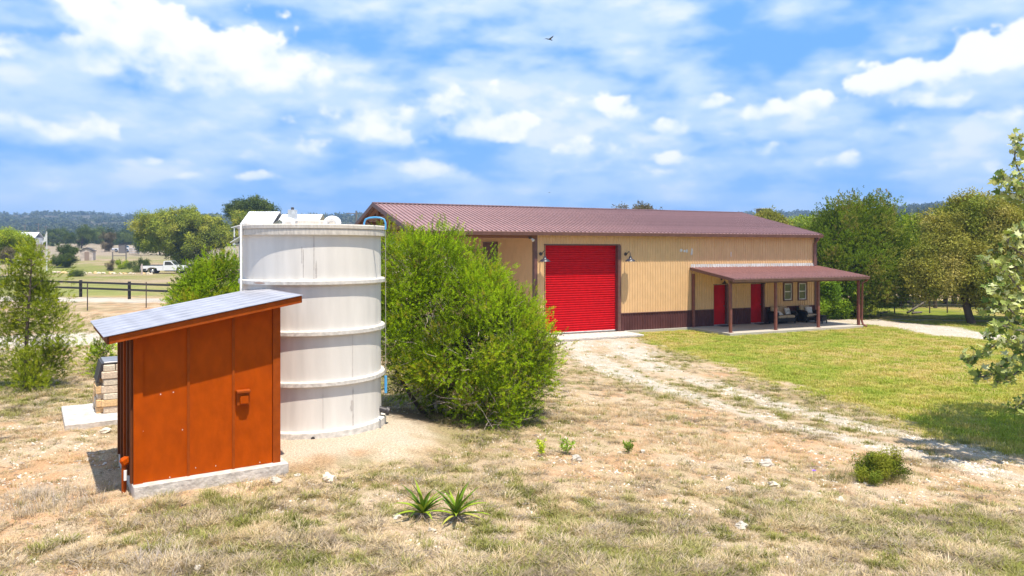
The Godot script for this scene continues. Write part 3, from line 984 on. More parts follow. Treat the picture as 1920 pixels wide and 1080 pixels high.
	# two sash windows
	for x0 in [10.57, 11.63]:
		var g := Node3D.new()
		g.name = "window"
		b.add_child(g, true)
		st = begin()
		for q in [[0.03, 1.65, 0.06, 1.02], [0.63, 1.65, 0.06, 1.02], [0.33, 2.13, 0.54, 0.06], [0.33, 1.17, 0.54, 0.06]]:
			box(st, Vector3(x0 + q[0], q[1], 0.03), Vector3(q[2], q[3], 0.07), 0.006)
		part("casing", done(st), M.trim, g)
		st = begin()
		for q in [[0.085, 1.65, 0.05, 0.90], [0.575, 1.65, 0.05, 0.90], [0.33, 2.075, 0.44, 0.05], [0.33, 1.225, 0.44, 0.05], [0.33, 1.65, 0.44, 0.05]]:
			box(st, Vector3(x0 + q[0], q[1], 0.012), Vector3(q[2], q[3], 0.05), 0.006)
		part("sash", done(st), M.white, g)
		for y in [1.44, 1.86]:
			part("pane", box_mesh(Vector3(x0 + 0.33, y, -0.012), Vector3(0.44, 0.38, 0.012)), M.window_glass, g)
	# roof: each sheet of the front slope is its own piece, over the left open bay too
	var ridge := 6.29
	var eave := 4.78
	var x_l := -10.60
	var x_r := 13.05
	var slope := Vector3(0, eave - ridge, 6.40)
	var up := Vector3(0, 6.40, ridge - eave).normalized()
	var sheets := 26
	var pitch := (x_r - x_l) / sheets
	st = begin()
	ribbed(st, ribs(pitch, pitch / 4.0, 0.03, 0.008, 0.05), Vector3.ZERO, Vector3.RIGHT, slope, up)
	var sheet := done(st)
	for i in sheets:
		part("roof_sheet", sheet, M.roof, b, Transform3D(Basis(), Vector3(x_l + pitch * i, ridge + (0.002 if i % 2 == 0 else 0.0), -6.05)))
	st = begin()
	ribbed(st, ribs(x_r - x_l, pitch / 4.0, 0.03, 0.028, 0.038), Vector3(x_l, ridge, -6.05), Vector3.RIGHT, Vector3(0, eave - ridge, -6.40), Vector3(0, 6.40, eave - ridge).normalized())
	part("back_roof", done(st), M.roof, b)
	for q in [[x_l - 0.03, 0.36], [x_l - 0.03, -12.46], [x_r + 0.03, 0.36], [x_r + 0.03, -12.46]]:
		st = begin()
		beam(st, Vector3(q[0], ridge - 0.07, -6.05), Vector3(q[0], eave - 0.06, q[1]), 0.06, 0.22, 0.01)
		part("rake_trim", done(st), M.trim, b)
	st = begin()
	for s in [-1.0, 1.0]:
		face(st, [Vector3(x_l - 0.05, ridge + 0.055, -6.05), Vector3(x_r + 0.05, ridge + 0.055, -6.05), Vector3(x_r + 0.05, ridge + 0.005, -6.05 + s * 0.22), Vector3(x_l - 0.05, ridge + 0.005, -6.05 + s * 0.22)], Vector3.UP)
	part("ridge_cap", done(st), M.trim, b)
	st = begin()
	prism(st, [Vector2(0.33, eave - 0.17), Vector2(0.43, eave - 0.17), Vector2(0.47, eave - 0.02), Vector2(0.455, eave - 0.01), Vector2(0.33, eave - 0.01)], -x_r - 0.05, -x_l + 0.05)
	part("gutter", done(st), M.fascia, b, Transform3D(Basis(Vector3.BACK, Vector3.UP, Vector3.LEFT), Vector3.ZERO))
	part("soffit", box_mesh(Vector3((x_l + x_r) * 0.5, eave - 0.145, 0.18), Vector3(x_r - x_l, 0.02, 0.30)), M.trim, b)
	# the open bay under the left end: truss of brown timber, posts, ceiling boards
	st = begin()
	var tx := x_l + 0.25
	beam(st, Vector3(tx, 4.62, 0.1), Vector3(tx, 4.62, -12.2), 0.14, 0.26, 0.01)
	beam(st, Vector3(tx, 4.80, 0.0), Vector3(tx, 6.05, -6.05), 0.14, 0.20, 0.01)
	beam(st, Vector3(tx, 4.80, -12.1), Vector3(tx, 6.05, -6.05), 0.14, 0.20, 0.01)
	beam(st, Vector3(tx, 4.7, -6.05), Vector3(tx, 6.0, -6.05), 0.14, 0.16, 0.01, Vector3.RIGHT)
	beam(st, Vector3(tx, 4.75, -6.1), Vector3(tx, 5.5, -3.4), 0.12, 0.14, 0.01)
	beam(st, Vector3(tx, 4.75, -6.0), Vector3(tx, 5.5, -8.7), 0.12, 0.14, 0.01)
	beam(st, Vector3(tx, 5.55, -3.7), Vector3(tx, 5.55, -8.4), 0.12, 0.14, 0.01)
	part("gable_truss", done(st), M.timber, b)
	for z in [0.0, -4.0, -8.1, -12.1]:
		part("bay_post", box_mesh(Vector3(tx, 2.2, z), Vector3(0.2, 4.6, 0.2), 0.012), M.post, b)
	for z in [0.02, -12.1]:
		part("eave_beam", box_mesh(Vector3((tx + L) * 0.5, 4.6, z), Vector3(L - tx, 0.24, 0.14), 0.012), M.timber, b)
	for z in [-1.5, -3.0, -4.5, -7.6, -9.1, -10.6]:
		part("purlin", box_mesh(Vector3((tx + L) * 0.5, 4.68 + 0.236 * (6.05 - absf(z + 6.05)), z), Vector3(L - tx - 0.2, 0.14, 0.06)), M.timber, b)
	part("bay_floor", box_mesh(Vector3((x_l + L) * 0.5, -0.06, -6.05), Vector3(L - x_l - 0.2, 0.12, 12.0), 0.02), M.concrete, b)
	# porch on the front
	part("porch_floor", box_mesh(Vector3(8.65, -0.10, 1.545), Vector3(8.9, 0.20, 3.05), 0.02), M.concrete, b)
	var po := Vector3(4.26, 3.04, 0.03)
	var pl := Vector3(0, -0.46, 3.25)
	var pu := Vector3(0, 3.25, 0.46).normalized()
	var pp := (13.12 - 4.26) / 10.0
	st = begin()
	ribbed(st, ribs(pp, pp / 4.0, 0.025, 0.022, 0.03), Vector3.ZERO, Vector3.RIGHT, pl, pu)
	var psheet := done(st)
	for i in 10:
		part("porch_roof_sheet", psheet, M.porch_roof, b, Transform3D(Basis(), po + Vector3(pp * i, 0.002 if i % 2 == 0 else 0.0, 0)))
	part("porch_ceiling", box_mesh(Vector3(8.69, 2.755, 1.62), Vector3(8.7, 0.02, 3.22), 0.0, Basis(Vector3.RIGHT, atan2(0.46, 3.25))), M.tan, b)
	st = begin()
	prism(st, [Vector2(3.26, 2.42), Vector2(3.37, 2.42), Vector2(3.41, 2.555), Vector2(3.395, 2.565), Vector2(3.26, 2.565)], -13.18, -4.20)
	part("porch_gutter", done(st), M.fascia, b, Transform3D(Basis(Vector3.BACK, Vector3.UP, Vector3.LEFT), Vector3.ZERO))
	for x in [4.24, 13.14]:
		st = begin()
		beam(st, Vector3(x, 2.985, 0.04), Vector3(x, 2.525, 3.28), 0.05, 0.15, 0.008)
		part("porch_rake", done(st), M.trim, b)
	part("porch_beam", box_mesh(Vector3(8.69, 2.41, 2.86), Vector3(8.75, 0.16, 0.10), 0.008), M.trim, b)
	for p in [[4.42, 0.10], [4.42, 2.86], [7.25, 2.86], [10.10, 2.86], [12.97, 2.86]]:
		var top := 2.72 if p[1] < 1.0 else 2.33
		var pr := part("porch_post", box_mesh(Vector3(p[0], top * 0.5, p[1]), Vector3(0.125, top, 0.125), 0.01), M.post, b)
		part("base_plate", box_mesh(Vector3(p[0], 0.008, p[1]), Vector3(0.2, 0.016, 0.2), 0.004), M.post, pr)
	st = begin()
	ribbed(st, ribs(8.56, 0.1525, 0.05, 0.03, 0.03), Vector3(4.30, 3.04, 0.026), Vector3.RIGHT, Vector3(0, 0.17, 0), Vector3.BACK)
	part("glare_strip", done(st), M.white, b)  # white strip put in for sun glare on the wall above the porch roof
	# downspouts
	st = begin()
	tube(st, [Vector3(12.80, 4.62, 0.42), Vector3(12.80, 4.45, 0.30), Vector3(12.80, 4.30, 0.10), Vector3(12.80, 3.6, 0.09), Vector3(12.80, 3.1, 0.09)], 0.055, 0.055, 8)
	part("downspout", done(st), M.fascia, b)
	st = begin()
	tube(st, [Vector3(13.08, 2.45, 3.34), Vector3(13.08, 2.36, 3.28), Vector3(13.10, 2.22, 3.0), Vector3(13.10, 0.25, 2.95), Vector3(13.12, 0.05, 3.0), Vector3(13.16, -0.04, 3.22)], 0.055, 0.055, 8)
	part("downspout", done(st), M.post, b)
	# barn lamps beside the big door, smaller ones over the entry doors
	for l in [[-4.28, 3.76, 1.0], [0.36, 3.74, 1.0], [6.28, 2.40, 0.62], [8.86, 2.34, 0.62]]:
		var lamp := Node3D.new()
		lamp.name = "wall_lamp"
		b.add_child(lamp, true)
		lamp.position = Vector3(l[0], l[1], 0.03)
		lamp.scale = Vector3.ONE * l[2]
		st = begin()
		tube(st, [Vector3(0, 0, 0), Vector3(0, 0, 0.03)], 0.085, 0.075, 14)
		part("wall_plate", done(st), M.bronze, lamp)
		st = begin()
		tube(st, [Vector3(0, 0, 0.02), Vector3(0, 0.0, 0.12), Vector3(0, 0.05, 0.20), Vector3(0, 0.12, 0.28), Vector3(0, 0.12, 0.36), Vector3(0, 0.05, 0.41), Vector3(0, -0.12, 0.42)], 0.018, 0.018, 7)
		part("gooseneck_arm", done(st), M.bronze, lamp)
		st = begin()
		lathe(st, [Vector2(0.0, -0.10), Vector2(0.06, -0.11), Vector2(0.07, -0.18), Vector2(0.10, -0.22), Vector2(0.19, -0.27), Vector2(0.265, -0.35), Vector2(0.255, -0.35), Vector2(0.18, -0.28), Vector2(0.09, -0.235), Vector2(0.0, -0.22)], 24, Vector3(0, 0, 0.42))
		part("lamp_shade", done(st), M.lamp, lamp)
	# flood light under the eave beside the open bay
	var fl := Node3D.new()
	fl.name = "flood_light"
	b.add_child(fl)
	st = begin()
	box(st, Vector3(L - 0.36, 4.50, 0.12), Vector3(0.12, 0.10, 0.10), 0.01)
	part("junction_box", done(st), M.bronze, fl)
	st = begin()
	tube(st, [Vector3(L - 0.30, 4.46, 0.16), Vector3(L - 0.24, 4.36, 0.24)], 0.04, 0.075, 10)
	part("lamp_head", done(st), M.white, fl)
	# worn white marks where a sign was taken down
	rng.seed = 9
	for q in [[3.70, 3.92, 0.16, 0.17], [3.92, 3.88, 0.2, 0.12], [4.06, 3.88, 0.14, 0.17], [4.38, 3.86, 0.10, 0.36], [4.32, 3.74, 0.08, 0.14], [6.93, 3.70, 0.05, 0.30]]:
		var poly := []
		for k in 10:
			var t := TAU * k / 10.0
			poly.append(Vector2(q[0] + cos(t) * q[2] * rr(0.35, 0.62), q[1] + sin(t) * q[3] * rr(0.42, 0.6)))
		st = begin()
		prism(st, poly, 0.023, 0.026)
		part("worn_paint_patch", done(st), M.white, b)
	var ap := part("concrete_apron", box_mesh(Vector3(-1.9, -0.07, 0.82), Vector3(4.5, 0.10, 1.6), 0.015), M.slab, self, b.transform)
	tag(ap, "pale concrete apron in front of the red roll-up door", "concrete slab")

func make_furniture() -> void:
	var base := Transform3D(Basis(Vector3.UP, TH), V(5.208, -0.47, 35.875))
	var seat := func(called: String, label: String, cat: String, x0: float, w: float, seats: int) -> Node3D:
		var o: Node3D = thing(called, label, cat, base * Vector3(x0 + w * 0.5, 0, 0.52), TH)
		var st := begin()
		box(st, Vector3(0, 0.20, 0.02), Vector3(w - 0.06, 0.20, 0.68), 0.03)
		box(st, Vector3(0, 0.52, -0.33), Vector3(w - 0.04, 0.62, 0.10), 0.04)
		part("wicker_frame", done(st), M.wicker, o)
		for s in [-1.0, 1.0]:
			st = begin()
			box(st, Vector3(s * (w * 0.5 - 0.06), 0.36, 0.0), Vector3(0.10, 0.42, 0.68), 0.03)
			tube(st, [Vector3(s * (w * 0.5 - 0.06), 0.60, -0.34), Vector3(s * (w * 0.5 - 0.06), 0.60, 0.22), Vector3(s * (w * 0.5 - 0.06), 0.56, 0.34), Vector3(s * (w * 0.5 - 0.06), 0.44, 0.38)], 0.075, 0.07, 10)
			part("armrest", done(st), M.wicker, o)
			for z in [-0.30, 0.30]:
				part("leg", box_mesh(Vector3(s * (w * 0.5 - 0.10), 0.05, z), Vector3(0.07, 0.10, 0.07), 0.01), M.wicker, o)
		var cw := (w - 0.24) / seats
		for k in seats:
			var cx := -w * 0.5 + 0.12 + cw * (k + 0.5)
			part("seat_cushion", box_mesh(Vector3(cx, 0.375, 0.06), Vector3(cw - 0.01, 0.15, 0.62), 0.045), M.cushion, o)
			part("back_cushion", box_mesh(Vector3(cx, 0.66, -0.21), Vector3(cw - 0.01, 0.46, 0.16), 0.06, Basis(Vector3.RIGHT, -0.2)), M.cushion, o)
		return o
	var sofa: Node3D = seat.call("wicker_loveseat", "dark wicker loveseat with tan cushions below the porch windows", "loveseat", 9.28, 1.42, 2)
	var chair: Node3D = seat.call("wicker_armchair", "dark wicker armchair with tan cushions at the porch corner", "armchair", 11.34, 0.98, 1)
	var pil := pillow_mesh(0.44, 0.40, 0.15)
	var spots := [
		[sofa, Vector3(0.36, 0.64, 0.02), -0.35, 0.15, "white throw pillow with grey stripe leaning on the loveseat's right half"], [sofa, Vector3(-0.40, 0.58, 0.14), -1.05, 0.1, "white throw pillow lying by the loveseat's left arm"], [chair, Vector3(0.06, 0.64, 0.02), -0.3, -0.25, "white throw pillow standing on the wicker armchair"],
	]
	for s in spots:
		var o := thing("throw_pillow", s[4], "pillow", s[0].transform * s[1], 0.0, "pillows on the porch furniture")
		o.basis = Basis(Vector3.UP, TH + s[3]) * Basis(Vector3.RIGHT, s[2])
		part("cover", pil, M.pillow, o)
		if s[4].contains("stripe"):
			part("stripe", box_mesh(Vector3(0, -0.01, 0.071), Vector3(0.26, 0.035, 0.012), 0.004), M.stripe, o)
	var ot := thing("wicker_side_table", "low dark wicker side table in front of the armchair", "side table", base * Vector3(11.95, 0, 1.32), TH + 0.3)
	var st := begin()
	box(st, Vector3(0, 0.40, 0), Vector3(0.66, 0.05, 0.52), 0.02)
	part("table_top", done(st), M.wicker, ot)
	st = begin()
	box(st, Vector3(0, 0.25, 0), Vector3(0.58, 0.26, 0.44), 0.04)
	part("apron", done(st), M.wicker, ot)
	for x in [-0.26, 0.26]:
		for z in [-0.19, 0.19]:
			part("leg", box_mesh(Vector3(x, 0.08, z), Vector3(0.05, 0.17, 0.05), 0.008), M.wicker, ot)
	for d in [[6.28, "dark doormat before the left red entry door"], [8.78, "dark doormat before the right red entry door"]]:
		var mt := part("doormat", box_mesh(Vector3.ZERO, Vector3(0.78, 0.02, 0.48), 0.006), M.rubber, self, Transform3D(Basis(Vector3.UP, TH), base * Vector3(d[0], 0.012, 0.40)))
		tag(mt, d[1], "doormat", "doormats on the porch")

func pillow_mesh(w: float, h: float, t: float) -> ArrayMesh:
	var st := begin()
	var n := 8
	for s in [-1.0, 1.0]:
		for i in n:
			for j in n:
				var q := []
				for k in [[0, 0], [1, 0], [1, 1], [0, 1]]:
					var u: float = (i + k[0]) * 2.0 / n - 1.0
					var v: float = (j + k[1]) * 2.0 / n - 1.0
					var z := t * 0.5 * pow(maxf(0.0, (1.0 - pow(absf(u), 2.4)) * (1.0 - pow(absf(v), 2.4))), 0.6)
					var pinch := 1.0 - 0.07 * (1.0 - absf(v)) * absf(u) - 0.07 * (1.0 - absf(u)) * absf(v)
					q.append(Vector3(u * w * 0.5 * pinch, v * h * 0.5 * pinch, z * s))
				face(st, q, Vector3(0, 0, s), 3)
	return done(st)

# ------------------------------------------------------------------ water tank
func make_tank() -> void:
	var t := thing("water_tank", "tall round white concrete water tank with four hoops", "water tank", V(-3.87, 0.0, 14.35))
	var st := begin()
	lathe(st, [Vector2(1.305, 0.0), Vector2(1.30, 0.9), Vector2(1.295, 3.80)], 96)
	part("tank_wall", done(st), M.tank, t)
	for h in [[0.0, 0.27, 1.40], [1.05, 1.15, 1.375], [1.955, 2.055, 1.375], [2.86, 2.955, 1.375]]:
		st = begin()
		var r: float = h[2]
		lathe(st, [Vector2(1.28, h[0]), Vector2(r - 0.012, h[0]), Vector2(r, h[0] + 0.012), Vector2(r, h[1] - 0.025), Vector2(r - 0.012, h[1] - 0.008), Vector2(1.28, h[1])], 96)
		part("base_ring" if h[0] < 0.01 else "hoop", done(st), M.tank_ring, t)
	st = begin()
	lathe(st, [Vector2(1.28, 3.76), Vector2(1.37, 3.76), Vector2(1.372, 3.855), Vector2(1.36, 3.862), Vector2(1.36, 3.87), Vector2(1.385, 3.878), Vector2(1.388, 3.935), Vector2(1.375, 3.952), Vector2(0.0, 3.965)], 96)
	part("lid", done(st), M.lid, t)
	part("hatch_slab", box_mesh(Vector3(0.02, 4.005, 0.1), Vector3(0.75, 0.09, 0.7), 0.015, Basis(Vector3.UP, 0.5)), M.lid, t)
	# white vent elbows on the lid
	for v in [[-0.36, 3.965, 0.35, 0.14, 1.0, 0.35], [0.55, 3.97, 0.75, 0.17, 0.75, 0.2]]:
		st = begin()
		var p := []
		var o := Vector3(v[0], v[1], v[2])
		var d: Vector3 = Vector3(v[4], 0, v[5]).normalized() * v[3] * 0.72
		p.append(o - d)
		for k in 9:
			var a := PI * k / 8.0
			p.append(o - d * cos(a) + Vector3.UP * (0.02 + v[3] * 0.45 * sin(a)))
		p.append(o + d + Vector3.UP * -0.0)
		tube(st, p, 0.055, 0.055, 12)
		part("vent_elbow", done(st), M.pvc, t)
	# white overflow pipe down the left side
	st = begin()
	tube(st, [Vector3(-0.98, 3.98, 0.84), Vector3(-1.05, 4.0, 0.90), Vector3(-1.07, 3.94, 0.915), Vector3(-1.07, 2.0, 0.92), Vector3(-1.07, 0.1, 0.92)], 0.022, 0.022, 8)
	part("side_pipe", done(st), M.pvc, t)
	# blue bent float pipe over the right edge, with its cord and weight
	st = begin()
	var c := Vector3(1.30, 3.93, 0.55)
	var pts := [c + Vector3(-0.20, 0.0, 0)]
	for k in 7:
		var a := PI * k / 6.0
		var e := Vector3(-cos(a) * 0.20, 0.06 + 0.11 * pow(sin(a), 0.6), 0.0)
		pts.append(c + e)
	pts.append(c + Vector3(0.20, -0.06, 0))
	tube(st, pts, 0.017, 0.017, 8)
	part("float_pipe", done(st), M.blue, t)
	st = begin()
	tube(st, [c + Vector3(0.20, -0.06, 0), c + Vector3(0.203, -2.80, 0)], 0.006, 0.006, 5)
	part("cord", done(st), M.cord, t)
	st = begin()
	tube(st, [c + Vector3(0.203, -2.80, 0), c + Vector3(0.205, -3.12, 0)], 0.026, 0.026, 10)
	part("float_weight", done(st), M.blue, t)
	# outlet fitting on the right foot and the drain hole in the base
	st = begin()
	var a0 := 0.02
	var dd := Vector3(cos(a0), 0, sin(a0))
	tube(st, [dd * 1.28 + Vector3.UP * 0.40, dd * 1.45 + Vector3.UP * 0.36], 0.06, 0.06, 10)
	tube(st, [dd * 1.43 + Vector3.UP * 0.365, dd * 1.49 + Vector3.UP * 0.35], 0.085, 0.085, 6)
	part("outlet_valve", done(st), M.dark_metal, t)
	st = begin()
	dd = Vector3(0.255, 0, 0.967)
	tube(st, [dd * 1.38 + Vector3.UP * 0.16, dd * 1.412 + Vector3.UP * 0.16], 0.035, 0.035, 12)
	part("drain_plug", done(st), M.dark_metal, t)
	# leak stains and casting joints, a hair proud of the wall
	rng.seed = 21
	for q in [[1.30, 3.74, 2.97, 0.008, 0], [1.27, 3.3, 2.99, 0.016, 0], [1.44, 3.5, 3.0, 0.010, 0], [1.46, 3.55, 3.25, 0.008, 0], [0.745, 1.94, 1.16, 0.006, 0], [0.74, 0.98, 0.28, 0.018, 0], [0.76, 0.75, 0.55, 0.03, 0], [1.18, 1.04, 0.3, 0.005, 0]]:
		st = begin()
		var n := 22
		var w0 := 0.002
		for i in n:
			var y0 := lerpf(q[1], q[2], float(i) / n)
			var y1 := lerpf(q[1], q[2], float(i + 1) / n)
			var w: float = lerpf(w0, q[3] * rr(0.1, 1.1), 0.45)
			var sh := 0.0
			var f := func(a: float, y: float) -> Vector3: return Vector3(cos(a), 0, sin(a)) * (1.3065 - 0.0025 * y) + Vector3.UP * y
			face(st, [f.call(q[0] - w0, y0), f.call(q[0] + w0, y0), f.call(q[0] + w, y1), f.call(q[0] - w, y1)], Vector3(cos(q[0]), 0, sin(q[0])))
			w0 = w
		part("stain", done(st), M.stain, t)
	st = begin()
	for i in 14:
		var a := 2.15 - i * 0.014
		var w := 0.012 * sin(PI * (i + 0.5) / 14.0) + 0.004
		face(st, [Vector3(cos(a), 0, sin(a)) * 1.3775 + Vector3.UP * (2.90 - w), Vector3(cos(a - 0.014), 0, sin(a - 0.014)) * 1.3775 + Vector3.UP * (2.90 - w), Vector3(cos(a - 0.014), 0, sin(a - 0.014)) * 1.3775 + Vector3.UP * (2.90 + w), Vector3(cos(a), 0, sin(a)) * 1.3775 + Vector3.UP * (2.90 + w)], Vector3(cos(a), 0, sin(a)))
	part("stain", done(st), M.rust_stain, t)

# ------------------------------------------------------------------ pump shed; x along its front, z out of it
func make_shed() -> void:
	var s := thing("pump_shed", "rust orange lean-to pump shed with pale metal roof", "shed", V(-5.324, 0, 10.399), TS)
	var W := 2.03
	var D := 1.95
	var Y0 := 0.18
	var top := func(t: float) -> float: return 2.215 + 0.1754 * (t + 0.344)
	var st := begin()
	box(st, Vector3(1.05, 0.06, -D * 0.5 + 0.06), Vector3(2.16, 0.245, D + 0.14), 0.015)
	part("concrete_slab", done(st), M.slab, s)
	for q in [[0.09, 0.685], [0.715, 1.315], [1.345, 1.91]]:
		st = begin()
		prism(st, [Vector2(q[0], Y0 + rr(0.0, 0.012)), Vector2(q[1], Y0 + rr(0.0, 0.012)), Vector2(q[1], top.call(q[1])), Vector2(q[0], top.call(q[0]))], -0.02, 0.0)
		part("siding_panel", done(st), M.orange, s)
	st = begin()
	prism(st, [Vector2(0.03, Y0), Vector2(W - 0.02, Y0), Vector2(W - 0.02, top.call(W)), Vector2(0.03, top.call(0.03))], -0.06, -0.022)
	part("backing_board", done(st), M.orange_dark, s)
	for x in [0.70, 1.33]:
		st = begin()
		prism(st, [Vector2(x - 0.019, Y0 - 0.01), Vector2(x + 0.019, Y0 - 0.01), Vector2(x + 0.019, top.call(x)), Vector2(x - 0.019, top.call(x))], -0.018, 0.019)
		part("batten", done(st), M.orange_trim, s)
	for q in [[-0.02, 0.10], [1.915, 2.03]]:
		st = begin()
		prism(st, [Vector2(q[0], Y0 - 0.02), Vector2(q[1], Y0 - 0.02), Vector2(q[1], top.call(q[1])), Vector2(q[0], top.call(q[0]))], -0.015, 0.024)
		part("corner_board", done(st), M.orange if q[0] < 0.5 else M.orange_trim, s)
	# side and back walls
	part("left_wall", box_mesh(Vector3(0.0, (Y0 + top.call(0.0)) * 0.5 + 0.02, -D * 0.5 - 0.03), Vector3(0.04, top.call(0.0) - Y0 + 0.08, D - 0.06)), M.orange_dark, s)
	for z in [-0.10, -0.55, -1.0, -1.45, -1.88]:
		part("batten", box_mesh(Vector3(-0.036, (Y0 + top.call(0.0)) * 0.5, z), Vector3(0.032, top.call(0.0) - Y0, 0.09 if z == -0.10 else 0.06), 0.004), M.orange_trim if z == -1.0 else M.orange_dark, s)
	part("right_wall", box_mesh(Vector3(W - 0.02, (Y0 + top.call(W)) * 0.5, -D * 0.5 - 0.03), Vector3(0.04, top.call(W) - Y0 + 0.06, D - 0.06)), M.orange, s)
	st = begin()
	prism(st, [Vector2(0.0, Y0), Vector2(W, Y0), Vector2(W, top.call(W)), Vector2(0.0, top.call(0.0))], -D, -D + 0.04)
	part("back_wall", done(st), M.orange, s)
	# rafters, fascias and the corrugated sheet
	st = begin()
	for z in [0.285, -D - 0.26]:
		prism(st, [Vector2(-0.344, top.call(-0.344)), Vector2(2.262, top.call(2.262)), Vector2(2.262, top.call(2.262) + 0.10), Vector2(-0.344, top.call(-0.344) + 0.10)], z - 0.015, z + 0.022)
	part("fascia_board", done(st), M.orange_trim, s)
	st = begin()
	box(st, Vector3(-0.355, top.call(-0.35) + 0.05, -D * 0.5), Vector3(0.03, 0.11, D + 0.58), 0.004)
	part("fascia_board", done(st), M.orange_dark, s)
	st = begin()
	box(st, Vector3(2.272, top.call(2.27) + 0.05, -D * 0.5), Vector3(0.03, 0.10, D + 0.58), 0.004)
	part("fascia_board", done(st), M.orange_trim, s)
	st = begin()
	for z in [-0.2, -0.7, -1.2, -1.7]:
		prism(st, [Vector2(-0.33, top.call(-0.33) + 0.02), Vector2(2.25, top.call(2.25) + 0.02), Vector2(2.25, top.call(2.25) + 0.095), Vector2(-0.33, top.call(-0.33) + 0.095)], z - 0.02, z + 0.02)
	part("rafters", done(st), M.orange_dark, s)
	var up := Vector3(-0.1754, 1, 0).normalized()
	var prof := []
	var dz := D + 0.66
	var i := 0
	while i * 0.02 <= dz:
		prof.append(Vector2(i * 0.02, 0.008 * sin(i * 0.02 * TAU / 0.076)))
		i += 1
	st = begin()
	var o := Vector3(-0.415, top.call(-0.415) + 0.118, 0.335)
	ribbed(st, prof, o, Vector3.FORWARD, Vector3(2.70, 2.70 * 0.1754, 0), up)
	ribbed(st, prof, o - up * 0.004, Vector3.FORWARD, Vector3(2.70, 2.70 * 0.1754, 0), -up)
	part("corrugated_roof", done(st), M.tin, s)
	# vent hood on the front
	var v := Node3D.new()
	v.name = "vent_hood"
	s.add_child(v)
	v.position = Vector3(1.463, 1.25, 0.0)
	st = begin()
	box(st, Vector3(0, 0, 0.03), Vector3(0.19, 0.23, 0.06), 0.008)
	box(st, Vector3(0.0, 0.10, 0.055), Vector3(0.205, 0.045, 0.11), 0.01)
	part("hood", done(st), M.orange_trim, v)
	part("flap", box_mesh(Vector3(0.01, -0.025, 0.075), Vector3(0.13, 0.13, 0.035), 0.012), M.orange, v)
	# chips in the paint
	rng.seed = 33
	for q in [[0.33, 1.42], [0.50, 1.43], [0.10, 0.92], [0.62, 0.87], [0.80, 0.29], [1.08, 0.27], [1.72, 0.22], [0.45, 0.205]]:
		st = begin()
		var poly := []
		for k in 7:
			poly.append(Vector2(q[0] + cos(TAU * k / 7.0) * rr(0.004, 0.010), q[1] + sin(TAU * k / 7.0) * rr(0.005, 0.014)))
		prism(st, poly, 0.0, 0.002)
		part("paint_chip", done(st), M.white, s)
	# pipe stub wrapped in orange, on the left side
	st = begin()
	tube(st, [Vector3(-0.11, -0.1, -0.28), Vector3(-0.11, 0.40, -0.28), Vector3(-0.10, 0.47, -0.28), Vector3(-0.02, 0.50, -0.28)], 0.035, 0.035, 10)
	part("riser_pipe", done(st), M.orange_trim, s)
	part("pipe_wrap", box_mesh(Vector3(-0.10, 0.46, -0.28), Vector3(0.12, 0.12, 0.12), 0.03, Basis(Vector3.BACK, 0.5)), M.orange, s)
	st = begin()
	tube(st, [Vector3(-0.10, 0.34, -0.22), Vector3(-0.10, 0.20, -0.21)], 0.022, 0.022, 8)
	part("hose_bib", done(st), M.pvc, s)

# ------------------------------------------------------------------ stone pit behind the shed
func make_stone_pit() -> void:
	var xf := Transform3D(Basis(Vector3.UP, TS), V(-8.62, 0, 14.2))
	var sl := part("patio_slab", box_mesh(Vector3(1.6, 0.03, -1.02), Vector3(3.2, 0.16, 2.04), 0.012), M.slab, self, xf)
	tag(sl, "weathered gray concrete slab under the stacked stone fire pit", "concrete slab")
	var pit := thing("stone_fire_pit", "stacked limestone fire pit with dark sheet metal lid", "fire pit", xf * Vector3(0.72, 0.11, -0.72), TS)
	part("core", box_mesh(Vector3(0.72, 0.47, -0.42), Vector3(1.26, 0.94, 0.66)), M.mortar, pit)
	rng.seed = 44
	var mats := [M.stone_white, M.stone_gold, M.stone_pink, M.stone_gold]
	var y := 0.0
	for row in 7:
		var h := rr(0.125, 0.165)
		for side in 3:                     # front, left, right
			var len := 1.40 if side == 0 else 0.70
			var x := -0.02 if row % 2 == 0 else -0.06
			while x < len:
				var w := minf(rr(0.2, 0.42), len - x + 0.04)
				var st := begin()
				var dep := rr(0.14, 0.2)
				box(st, Vector3.ZERO, Vector3(w - rr(0.006, 0.018), h - rr(0.004, 0.014), dep), rr(0.006, 0.014), Basis(rdir(), rr(0, 0.05)))
				var p := Vector3(x + w * 0.5, y + h * 0.5, -0.04 + rr(-0.035, 0.02))
				var bs := Basis()
				if side == 1:
					p = Vector3((0.05 if row > 3 else -0.05) + rr(-0.04, 0.01), y + h * 0.5, -0.10 - x - w * 0.5)
					bs = Basis(Vector3.UP, PI / 2)
				elif side == 2:
					p = Vector3(1.40, y + h * 0.5, -0.10 - x - w * 0.5)
					bs = Basis(Vector3.UP, PI / 2)
				part("stone", done(st), mats[rng.randi() % 4], pit, Transform3D(bs, p))
				x += w
		y += h
	var st := begin()
	box(st, Vector3(0.72, y + 0.04, -0.42), Vector3(1.46, 0.035, 0.86), 0.008)
	part("lid", done(st), M.gray_metal, pit)
	st = begin()
	prism(st, [Vector2(-0.14, y - 0.36), Vector2(-0.10, y - 0.36), Vector2(0.0, y + 0.03), Vector2(-0.05, y + 0.03)], -0.82, -0.02)
	part("side_flap", done(st), M.dark_metal, pit)
	var r := part("limestone_block", rock_mesh(77, 10, 6, 0.25, 0.6), M.stone_white, self, Transform3D(Basis(Vector3.UP, 0.4).scaled(Vector3(0.2, 0.2, 0.2)), V(-7.75, 0.03, 14.05)))
	tag(r, "small white stone on the ground before the concrete patio slab", "stone")

